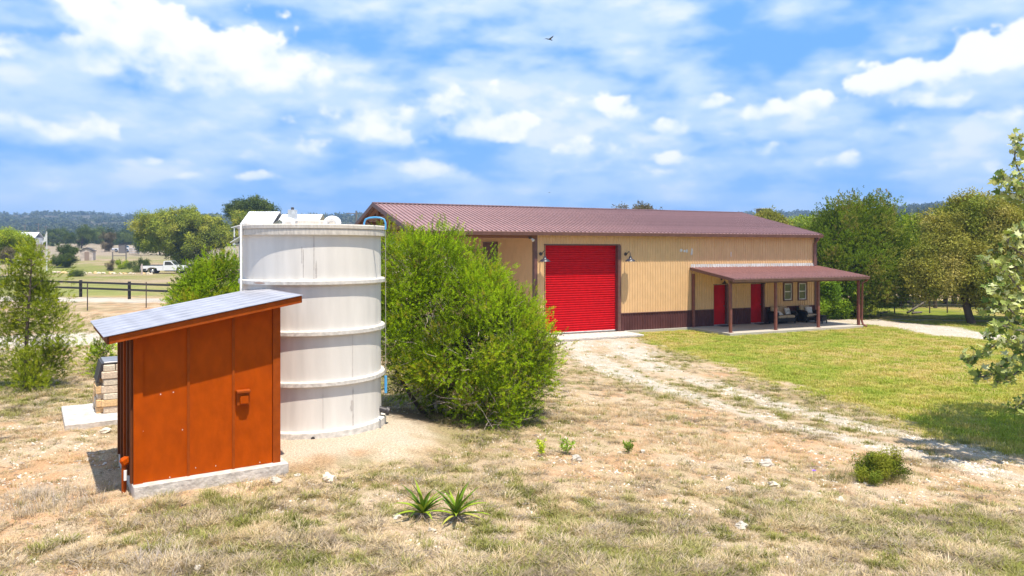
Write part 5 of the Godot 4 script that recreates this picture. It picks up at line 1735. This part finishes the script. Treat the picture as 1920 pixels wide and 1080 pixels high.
# ------------------------------------------------------------------ the paddock, fences and things on the left
func pickup(called: String, label: String, where: Vector3, turn: float, lower: Material, long_bed: float) -> void:
	# x runs from the tailgate to the bonnet
	var t := thing(called, label, "pickup truck", where, turn)
	var bl := long_bed
	var st := begin()
	prism(st, [Vector2(0.05, 0.52), Vector2(0.0, 0.62), Vector2(0.0, 1.12), Vector2(bl, 1.14), Vector2(bl, 0.45), Vector2(bl * 0.75, 0.45), Vector2(bl * 0.72, 0.78), Vector2(bl * 0.60, 0.90), Vector2(bl * 0.44, 0.90), Vector2(bl * 0.32, 0.78), Vector2(bl * 0.28, 0.48)], -0.96, 0.96)
	part("bed", done(st), M.car_white, t)
	var x0 := bl + 0.04
	st = begin()
	prism(st, [Vector2(x0, 0.45), Vector2(x0, 1.18), Vector2(x0 + 0.08, 1.78), Vector2(x0 + 0.25, 1.84), Vector2(x0 + 1.05, 1.82), Vector2(x0 + 1.62, 1.22), Vector2(x0 + 2.72, 1.10), Vector2(x0 + 2.86, 0.98), Vector2(x0 + 2.88, 0.60), Vector2(x0 + 2.75, 0.48), Vector2(x0 + 2.52, 0.46), Vector2(x0 + 2.48, 0.74), Vector2(x0 + 2.34, 0.90), Vector2(x0 + 1.98, 0.90), Vector2(x0 + 1.84, 0.74), Vector2(x0 + 1.80, 0.44)], -0.95, 0.95)
	part("cab", done(st), M.car_white, t)
	st = begin()
	box(st, Vector3(bl * 0.5, 1.13, 0), Vector3(bl - 0.25, 0.04, 1.6), 0.0)
	part("bed_liner", done(st), M.rubber, t)
	for s in [-1.0, 1.0]:
		st = begin()
		prism(st, [Vector2(x0 + 0.22, 1.24), Vector2(x0 + 0.26, 1.72), Vector2(x0 + 1.0, 1.71), Vector2(x0 + 1.45, 1.24)], 0.952 * s, 0.962 * s)
		part("side_window", done(st), M.glass, t)
		st = begin()
		box(st, Vector3(x0 + 1.4, 0.40, s * 0.93), Vector3(2.4, 0.14, 0.06), 0.01)
		box(st, Vector3(bl * 0.13, 0.62, s * 0.955), Vector3(bl * 0.26, 0.2, 0.03), 0.01)
		part("lower_trim", done(st), lower, t)
		for x in [bl * 0.52, x0 + 2.16]:
			st = begin()
			tube(st, [Vector3(x, 0.40, s * 0.70), Vector3(x, 0.40, s * 0.93)], 0.40, 0.40, 20)
			var w := part("wheel", done(st), M.rubber, t)
			st = begin()
			tube(st, [Vector3(x, 0.40, s * 0.92), Vector3(x, 0.40, s * 0.945)], 0.23, 0.20, 16)
			part("rim", done(st), M.chrome, w)
		st = begin()
		box(st, Vector3(-0.01, 0.92, s * 0.86), Vector3(0.05, 0.30, 0.14), 0.01)
		part("tail_light", done(st), M.red, t)
		part("headlight", box_mesh(Vector3(x0 + 2.87, 0.88, s * 0.72), Vector3(0.04, 0.18, 0.3), 0.01), M.chrome, t)
	part("rear_bumper", box_mesh(Vector3(-0.10, 0.58, 0), Vector3(0.16, 0.18, 1.86), 0.03), M.chrome, t)
	part("front_bumper", box_mesh(Vector3(x0 + 2.92, 0.56, 0), Vector3(0.16, 0.22, 1.86), 0.03), M.chrome, t)
	st = begin()
	face(st, [Vector3(x0 + 1.08, 1.795, -0.82), Vector3(x0 + 1.08, 1.795, 0.82), Vector3(x0 + 1.60, 1.25, 0.86), Vector3(x0 + 1.60, 1.25, -0.86)], Vector3(1, 1, 0))
	part("windscreen", done(st), M.glass, t, Transform3D(Basis(), Vector3(0.012, 0.012, 0)))
	st = begin()
	face(st, [Vector3(x0 - 0.004, 1.24, -0.75), Vector3(x0 - 0.004, 1.24, 0.75), Vector3(x0 + 0.06, 1.70, 0.70), Vector3(x0 + 0.06, 1.70, -0.70)], Vector3.LEFT)
	part("rear_window", done(st), M.glass, t, Transform3D(Basis(), Vector3(-0.02, 0, 0)))

func make_left_field() -> void:
	# black rail fence
	var f := thing("rail_fence", "black two-rail wooden fence crossing the paddock at left", "fence")
	var prev := Vector3.ZERO
	var a := Vector2(-46.0, 61.3)
	var span := Vector2(4.83, -2.40)
	for i in 8:
		var q := a + span * (i - 0.05)
		var p := on_ground(q.x, q.y)
		part("post", box_mesh(p + Vector3(0, 0.58, 0), Vector3(0.20, 1.32, 0.20), 0.015, Basis(Vector3.UP, 0.45)), M.black_wood, f)
		if i > 0:
			for h in [0.66, 1.08]:
				var st := begin()
				beam(st, prev + Vector3(0, h, 0.13), p + Vector3(0, h, 0.13), 0.05, 0.14, 0.008)
				part("rail", done(st), M.black_wood, f)
		prev = p
	# steel posts with wire in front of it
	var w := thing("wire_fence", "thin rusty steel post and wire fence before the black rail fence", "fence")
	a = Vector2(-24.34, 42.22)
	for i in range(-3, 6):
		var q := a + Vector2(2.4, 1.95) * i
		var p := on_ground(q.x, q.y)
		var st := begin()
		box(st, p + Vector3(0, 0.75, 0), Vector3(0.05, 1.6, 0.02))
		box(st, p + Vector3(0, 0.75, -0.025), Vector3(0.018, 1.6, 0.05))
		part("post", done(st), M.tpost, w)
		if i > -3:
			for h in [0.35, 0.7, 1.05, 1.4]:
				st = begin()
				tube(st, [prev + Vector3.UP * h, p + Vector3.UP * h], 0.005, 0.005, 4, false)
				part("wire", done(st), M.wire, w)
		prev = p
	pickup("pickup_truck", "white long-bed pickup truck parked side-on under the large oak", on_ground(-52.9, 105.7), 0.10, M.rubber, 3.0)
	pickup("pickup_truck", "small far white and blue pickup partly behind a gray hut", on_ground(-105.8, 196.0), -0.15, M.car_blue, 2.2)
	# gray hut in front of it, pale cistern box, small pinkish shed
	var hut := thing("hut", "narrow gray wooden hut before the far white and blue pickup", "hut", on_ground(-100.2, 189.5), 0.2)
	part("wall", box_mesh(Vector3(0, 1.1, 0), Vector3(1.5, 2.3, 1.5), 0.02), M.gray_wood, hut)
	var st := begin()
	beam(st, Vector3(-0.95, 2.25, 0), Vector3(0.95, 2.6, 0), 1.8, 0.08)
	part("roof", done(st), M.dark_roof, hut)
	var pb := thing("cistern_box", "cream boxy cistern standing in the field left of the oak", "cistern", on_ground(-92.5, 180.3), 0.2)
	part("body", box_mesh(Vector3(0, 0.9, 0), Vector3(2.0, 1.9, 1.6), 0.12), M.pale_wall, pb)
	st = begin()
	for y in [0.45, 0.95, 1.45]:
		box(st, Vector3(0, y, 0), Vector3(2.06, 0.09, 1.66), 0.03)
	part("bands", done(st), M.siding, pb)
	var sh := thing("garden_shed", "small pinkish shed with gable roof and brown door", "shed", on_ground(-85.4, 148.3), 0.35)
	st = begin()
	prism(st, [Vector2(-1.15, -0.1), Vector2(1.15, -0.1), Vector2(1.15, 1.85), Vector2(0, 2.45), Vector2(-1.15, 1.85)], -1.4, 1.4)
	part("wall", done(st), M.pale_wall, sh)
	for s in [-1.0, 1.0]:
		st = begin()
		beam(st, Vector3(0, 2.55, 0), Vector3(s * 1.35, 1.86, 0), 3.1, 0.08)
		part("roof", done(st), M.dark_roof, sh)
	part("door", box_mesh(Vector3(0.05, 0.85, 1.42), Vector3(0.8, 1.75, 0.05), 0.01), M.brown_door, sh)
	# flag pole with a limp flag
	var fp := thing("flag_pole", "tall white flag pole with a limp pale flag, left field", "flag pole", on_ground(-69.1, 109.4))
	st = begin()
	tube(st, [Vector3.ZERO, Vector3(0, 6.0, 0)], 0.09, 0.06, 8)
	part("pole", done(st), M.white, fp)
	st = begin()
	for i in 6:
		var x0 := -0.06 - i * 0.11
		face(st, [Vector3(x0, 5.9 - i * 0.28, 0.05 * (i % 2)), Vector3(x0 - 0.11, 5.62 - i * 0.28, 0.05 * ((i + 1) % 2)), Vector3(x0 - 0.11, 4.5 - i * 0.05, 0.05 * ((i + 1) % 2)), Vector3(x0, 4.6 - i * 0.05, 0.05 * (i % 2))], Vector3.BACK)
	part("flag", done(st), M.white, fp)
	# H-brace gate posts, the lone white post, rocks of the garden bed
	var gb := thing("gate_frame", "dark H-shaped wooden gate brace left of the oak", "gate", on_ground(-76.6, 143.7), 0.1)
	for x in [-1.25, 1.25]:
		part("post", box_mesh(Vector3(x, 0.9, 0), Vector3(0.18, 1.9, 0.18), 0.02), M.gray_wood, gb)
	part("rail", box_mesh(Vector3(0, 1.1, 0), Vector3(2.4, 0.12, 0.12), 0.01), M.gray_wood, gb)
	for q in [[-50.9, 101.3, 1.55, "white wooden post just left of the white pickup's tailgate"], [-71.5, 104.5, 1.5, "leaning white post at the far left edge of the field"]]:
		var o := part("white_post", box_mesh(Vector3(0, q[2] * 0.5 - 0.05, 0), Vector3(0.16, q[2], 0.16), 0.02), M.pale_wall, self, Transform3D(Basis(Vector3.BACK, 0.0 if q[2] > 1.52 else -0.18), on_ground(q[0], q[1])))
		tag(o, q[3], "post")
	rng.seed = 301
	var nth := ["first", "second", "third", "fourth", "fifth", "sixth", "seventh", "eighth", "ninth", "tenth", "eleventh", "twelfth", "thirteenth", "fourteenth", "fifteenth", "sixteenth", "seventeenth", "eighteenth", "nineteenth", "twentieth"]
	for i in 20:
		var fr := i / 19.0
		var p := on_ground(lerpf(-66.5, -50.5, fr) + rr(-0.2, 0.2), lerpf(107.0, 103.3, fr) + rr(-0.4, 0.4))
		var r := part("garden_rock", rock_mesh(300 + i % 5, 8, 5, 0.4, 0.7), [M.stone_white, M.stone_pink, M.stone_gold][i % 3], self, Transform3D(Basis(Vector3.UP, rr(0, 6)).scaled(Vector3.ONE * rr(0.45, 0.9)), p))
		tag(r, nth[i] + " from the left of the pale stones edging the garden bed by the pickup", "stone", "stones edging the garden bed")
	# trees, shrubs and the yucca
	var green := [C(0.15, 0.19, 0.025), C(0.25, 0.30, 0.035), C(0.36, 0.40, 0.05), C(0.46, 0.45, 0.07)]
	var dark := [C(0.06, 0.095, 0.022), C(0.10, 0.145, 0.03), C(0.145, 0.19, 0.04)]
	var lime := [C(0.20, 0.28, 0.016), C(0.34, 0.43, 0.022), C(0.46, 0.52, 0.03)]
	var brown := [C(0.13, 0.115, 0.06), C(0.19, 0.16, 0.09), C(0.23, 0.19, 0.12)]
	var lc := clump(176, 26, 0.42, 0.20)
	# [x, y of the crown's middle, distance, half width, half height, colours, sprays, label, kind]
	var list := [
		[343, 440, 126, 82, 54, green, 7500, "large round green oak spreading over the white pickup", "oak_tree"], [22, 448, 95, 40, 30, lime, 2000, "bright yellow green tree at the far left edge", "tree"], [480, 396, 132, 52, 15, dark, 1600, "dark oak crest rising behind the white house roof", "oak_tree"],
		[123, 480, 122, 27, 18, dark, 900, "small dark spreading tree left of the pinkish shed", "tree"], [107, 441, 270, 24, 15, dark, 700, "dark round tree behind the flag pole, farthest left of three", "field_tree"], [153, 445, 230, 28, 17, dark, 800, "dark tree directly behind the pinkish shed", "field_tree"], [197, 452, 200, 19, 16, brown, 600, "bare brownish gray tree left of the gray hut", "field_tree"],
		[205, 445, 290, 34, 16, dark, 800, "wide dark tree behind the bare brownish tree", "field_tree"], [240, 450, 280, 32, 20, dark, 800, "dark tree behind the cream cistern", "field_tree"], [48, 455, 140, 15, 18, dark, 500, "narrow dark tree beside the bright tree at far left", "field_tree"], [16, 478, 92, 20, 15, brown, 500, "gray palm-like bush under the bright tree at left", "shrub"],
		[65, 478, 128, 17, 6, dark, 300, "low dark shrub left of the flag pole", "shrub"], [145, 514, 95, 16, 6, dark, 300, "flat dark green shrub on the paddock grass", "shrub"], [209, 497, 113, 9, 10, brown, 300, "round brownish bush in the garden bed", "shrub"], [228, 495, 117, 14, 8, lime, 300, "yellow green bush next to the round brownish bush", "shrub"],
		[266, 495, 109, 22, 13, dark, 500, "spiky dark yucca clump left of the white pickup", "yucca"], [470, 440, 118, 40, 40, green, 1200, "green tree beside the white house, behind the tank", "tree"], [1200, 398, 70, 46, 7, brown, 80, "bare twigs of a tree top above the brown roof", "tree"], [300, 460, 175, 40, 12, dark, 500, "dark brush behind the large oak", "shrub"],
	]
	var k := 0
	for q in list:
		var z: float = q[2]
		var c := at(q[0], q[1], z)
		var base := on_ground(c.x, z)
		var rx: float = q[3] * z / F
		var ry: float = q[4] * z / F
		rng.seed = 320 + k
		var L := []
		var nl := 16 if k == 0 else 7
		for j in nl:
			var d := rdir()
			L.append([c + d * Vector3(rx * 0.66, ry * 0.62, rx * 0.6), Vector3(rx * rr(0.30, 0.44), ry * rr(0.34, 0.46), rx * 0.4)])
		var big := maxf(rx, ry)
		tree(q[8], q[7], "shrub" if q[8] == "shrub" else ("yucca" if q[8] == "yucca" else "tree"), base, Vector3(base.x + rr(-0.06, 0.06) * big, maxf(base.y + 0.3, c.y - ry * 0.5), base.z), 0.035 * big + 0.02, L, lc, M.leaf_far, M.bark, q[6], (0.62 if k == 0 else 0.13 * big + 0.10), q[5], 0.4, 340 + k, 0.45, -0.3, 2.0 / big)
		k += 1

# ------------------------------------------------------------------ houses, poles, hills
func make_far() -> void:
	# white house beyond the tank
	var h := thing("white_house", "white two-storey farmhouse with metal roofs behind the tank", "house", on_ground(-35.0, 108.0), 0.0)
	var gy := EYE - h.position.y
	part("wall", box_mesh(Vector3(0.6, 3.3, -3.2), Vector3(9.2, 7.0, 6.4), 0.02), M.siding, h)
	var roof := func(x0: float, x1: float, zr: float, half: float, ye: float, yr: float) -> void:
		for s in [-1.0, 1.0]:
			var st := begin()
			ribbed(st, ribs(x1 - x0, 0.40, 0.04, 0.03, 0.05), Vector3(x0, yr, zr), Vector3.RIGHT, Vector3(0, ye - yr, s * half), Vector3(0, half, s * (yr - ye)).normalized())
			part("roof", done(st), M.white_roof, h)
	roof.call(-4.7, 0.0, -3.2, 3.7, gy + 3.7, gy + 5.7)
	roof.call(0.0, 6.2, -4.2, 3.7, gy + 3.4, gy + 5.35)
	# cross gable
	for s in [-1.0, 1.0]:
		var st := begin()
		ribbed(st, ribs(4.0, 0.40, 0.04, 0.03, 0.05), Vector3(1.2, gy + 4.3, 0.9), Vector3.FORWARD, Vector3(s * 2.0, -1.3, 0), Vector3(s * 1.3, 2.0, 0).normalized())
		part("roof", done(st), M.white_roof, h)
	var st := begin()
	prism(st, [Vector2(-0.7, gy + 3.0), Vector2(3.1, gy + 3.0), Vector2(1.2, gy + 4.25)], -1.0, 0.6)
	part("gable", done(st), M.siding, h)
	var ch := part("chimney", box_mesh(Vector3(2.1, gy + 4.2, -2.4), Vector3(1.1, 3.4, 1.1), 0.02), M.siding, h)
	part("chimney_cap", box_mesh(Vector3(2.1, gy + 6.05, -2.4), Vector3(0.36, 0.5, 0.36), 0.02), M.dark_roof, ch)
	# upper porch on the left
	st = begin()
	beam(st, Vector3(-6.3, gy + 3.2, -2.6), Vector3(-4.3, gy + 3.75, -2.6), 4.6, 0.12)
	part("porch_roof", done(st), M.white_roof, h)
	for z in [-0.5, -2.6, -4.8]:
		part("porch_post", box_mesh(Vector3(-5.9, gy + 0.2, z), Vector3(0.16, 6.2, 0.16), 0.01), M.white, h)
	part("porch_deck", box_mesh(Vector3(-5.2, gy + 0.75, -2.6), Vector3(1.8, 0.2, 4.6), 0.01), M.siding, h)
	st = begin()
	box(st, Vector3(-6.0, gy + 1.75, -2.6), Vector3(0.06, 0.07, 4.5))
	box(st, Vector3(-5.2, gy + 1.75, -0.4), Vector3(1.7, 0.07, 0.06))
	for i in 12:
		box(st, Vector3(-6.0 + i * 0.14, gy + 1.3, -0.4), Vector3(0.05, 0.85, 0.05))
		box(st, Vector3(-6.0, gy + 1.3, -0.4 - i * 0.38), Vector3(0.05, 0.85, 0.05))
	part("railing", done(st), M.dark_metal, h)
	st = begin()
	beam(st, Vector3(-5.6, gy + 1.0, 0.6), Vector3(-3.6, gy + 2.2, 0.6), 2.6, 0.1)
	part("lower_roof", done(st), M.white_roof, h)
	for q in [[-3.2, 1.9], [-1.6, 1.9], [3.4, 1.6]]:
		var wn := part("window", box_mesh(Vector3(q[0], gy + q[1], 0.02), Vector3(1.0, 1.4, 0.08), 0.01), M.white, h)
		part("pane", box_mesh(Vector3(q[0], gy + q[1], 0.05), Vector3(0.82, 1.2, 0.06)), M.glass, wn)
	# white buildings at far left
	var wb := thing("white_barn", "long low white building far off behind the flag pole", "barn", on_ground(-158.0, 240.0), 0.2)
	part("wall", box_mesh(Vector3(0, 1.6, 0), Vector3(7.0, 3.4, 6.0), 0.03), M.white, wb)
	for s in [-1.0, 1.0]:
		st = begin()
		beam(st, Vector3(0, 5.0, 0), Vector3(0, 3.2, s * 3.4), 7.4, 0.12, 0.0, Vector3.UP)
		part("roof", done(st), M.white_roof, wb)
	part("door", box_mesh(Vector3(1.0, 1.2, 3.02), Vector3(1.6, 2.4, 0.06)), M.gray_wood, wb)
	var tent := thing("tent", "small white pointed canopy at the left edge of the field", "tent", on_ground(-71.5, 105.0))
	st = begin()
	lathe(st, [Vector2(1.3, 1.9), Vector2(0.5, 2.2), Vector2(0.0, 2.9)], 4)
	part("canopy", done(st), M.white, tent)
	for q in [[-0.85, -0.85], [0.85, -0.85], [0.85, 0.85], [-0.85, 0.85]]:
		part("leg", box_mesh(Vector3(q[0], 0.95, q[1]), Vector3(0.07, 1.95, 0.07)), M.white, tent)
	var rb := thing("low_wall", "low reddish brick wall by the far white building", "wall", on_ground(-152.0, 232.0), 0.2)
	part("wall", box_mesh(Vector3(0, 0.6, 0), Vector3(9.0, 1.4, 0.3), 0.02), M.brown_door, rb)
	# poles
	for q in [[15, 462, 310, 8.0, "utility pole nearest the left edge of the picture, against the hills"], [47, 462, 300, 9.0, "utility pole above the narrow dark tree, second from left"], [72, 462, 280, 6.5, "shorter utility pole between the far white building and flag pole"], [86, 462, 320, 8.0, "thin utility pole rising just behind the flag pole"], [668, 440, 130, 6.4, "utility pole with crossarm beyond the brown roof's left end"]]:
		var c := at(q[0], q[1], q[2])
		var b := on_ground(c.x, q[2])
		var o := thing("utility_pole", q[4], "utility pole", b, 0.4, "utility poles")
		var top: float = (at(0, 395 if q[2] < 200 else 418 + int(q[0]) % 9, q[2]).y - b.y)
		st = begin()
		tube(st, [Vector3(0, -0.2, 0), Vector3(0, top, 0)], 0.2, 0.14, 8)
		part("pole", done(st), M.gray_wood, o)
		part("crossarm", box_mesh(Vector3(-0.6 if q[2] < 200 else 0.0, top - 0.5, 0), Vector3(2.2, 0.14, 0.14)), M.gray_wood, o)
	# gray deer stand beyond the right end of the roof
	var ds := thing("deer_stand", "gray flat-topped stand showing above the roof's right end", "stand", on_ground(37.5, 110.0), 0.2)
	var dy: float = at(0, 396, 110.0).y - ds.position.y
	part("cabin", box_mesh(Vector3(0, dy - 0.1, 0), Vector3(1.5, 0.75, 1.5), 0.02), M.gray_wood, ds)
	part("roof", box_mesh(Vector3(0, dy + 0.36, 0), Vector3(2.0, 0.1, 2.0)), M.siding, ds)
	for q in [[-0.6, -0.6], [0.6, -0.6], [0.6, 0.6], [-0.6, 0.6]]:
		part("leg", box_mesh(Vector3(q[0], dy * 0.5 - 0.3, q[1]), Vector3(0.12, dy - 0.4, 0.12)), M.gray_wood, ds)
	# birds
	for q in [[1030, 74, 55.0, 1.0, "dark soaring bird high above the building's roof"], [1030, 361, 160.0, 0.8, "tiny distant bird just above the roof ridge"]]:
		var b := thing("bird", q[4], "bird", at(q[0], q[1], q[2]), 0.7)
		b.scale = Vector3.ONE * q[3]
		st = begin()
		tube(st, [Vector3(-0.22, 0, 0), Vector3(-0.1, 0.01, 0), Vector3(0.05, 0.01, 0), Vector3(0.2, 0.0, 0), Vector3(0.28, -0.01, 0)], 0.035, 0.035, 8)
		for s in [-1.0, 1.0]:
			face(st, [Vector3(0.1, 0.01, 0), Vector3(-0.1, 0.01, 0), Vector3(-0.08, 0.10, s * 0.3), Vector3(0.08, 0.11, s * 0.3)], Vector3.UP)
			face(st, [Vector3(0.08, 0.11, s * 0.3), Vector3(-0.08, 0.10, s * 0.3), Vector3(-0.14, 0.14, s * 0.62)], Vector3.UP)
		face(st, [Vector3(-0.2, 0, -0.03), Vector3(-0.2, 0, 0.03), Vector3(-0.38, 0, 0.09), Vector3(-0.38, 0, -0.09)], Vector3.UP)
		part("body", done(st), M.dark_metal, b)
	# scrub wood over the hills: nobody could count it
	var blob := clump(400, 40, 0.75, 0.5)
	var xf := []
	var col := []
	rng.seed = 401
	var cn := noise(0.006, 402, 3)
	var tries := 0
	while xf.size() < 13000 and tries < 60000:
		tries += 1
		var z := 215.0 * pow(8.2, rng.randf())
		var x := rr(-0.95, 0.95) * z
		var right := ss(0.28, 0.40, x / z)
		if z < 330.0 and right < 0.5 and not (z > 255.0 and rng.randf() < 0.25):
			continue
		if cn.get_noise_2d(x, z) + rr(-0.3, 0.3) < -0.02 - 0.35 * right:
			continue
		var s := rr(1.6, 3.4) * lerpf(1.0, 1.5, ss(500.0, 1500.0, z))
		xf.append(Transform3D(Basis(Vector3.UP, rr(0, TAU)).scaled(Vector3(s * 1.25, s, s * 1.25)), on_ground(x, z, s * 0.5)))
		var c: Color = C(0.055, 0.08, 0.025).lerp(C(0.15, 0.16, 0.05), clampf(rng.randf() * 0.8 + 0.3 * cn.get_noise_2d(x * 3.0, z * 3.0), 0, 1))
		col.append(c)
	var wd := thing("woodland", "scrubby green woodland covering the distant hills", "woodland")
	wd.set_meta("kind", "stuff")
	many("tree_tops", blob, M.leaf_far, xf, col, wd)


func _ready() -> void:
	rng.seed = 5
	# camera, sky, sun
	var cam := Camera3D.new()
	cam.name = "camera"
	cam.position = Vector3(0, EYE, 0)
	cam.projection = Camera3D.PROJECTION_FRUSTUM
	cam.near = 0.1
	cam.far = 4000.0
	cam.size = 0.2 * 540.0 / F
	cam.frustum_offset = Vector2(0, -0.1 * 72.5 / F)
	add_child(cam)
	cam.current = true
	var we := WorldEnvironment.new()
	we.name = "environment"
	var env := Environment.new()
	env.background_mode = Environment.BG_SKY
	var sky := Sky.new()
	var pm := PanoramaSkyMaterial.new()
	pm.panorama = sky_panorama()
	sky.sky_material = pm
	env.sky = sky
	env.tonemap_mode = Environment.TONE_MAPPER_LINEAR
	env.tonemap_exposure = 1.74
	env.sdfgi_enabled = true
	env.ssao_enabled = true
	env.ssil_enabled = true
	env.fog_enabled = true
	env.fog_density = 0.00038
	env.fog_light_color = Color(0.62, 0.76, 0.95)
	we.environment = env
	add_child(we)
	var sun := DirectionalLight3D.new()
	sun.name = "sun"
	sun.light_energy = 1.34
	sun.light_color = Color(1.0, 0.96, 0.89)
	sun.light_angular_distance = 0.5
	sun.shadow_enabled = true
	sun.basis = Basis.looking_at(-Vector3(0.182, 0.9455, 0.270), Vector3.UP)
	add_child(sun)
	materials()
	make_ground()
	make_building()
	make_tank()
	make_shed()
	make_stone_pit()
	make_furniture()
	make_big_juniper()
	make_plants()
	make_sycamore()
	make_right_trees()
	make_left_field()
	make_far()
	make_grass()
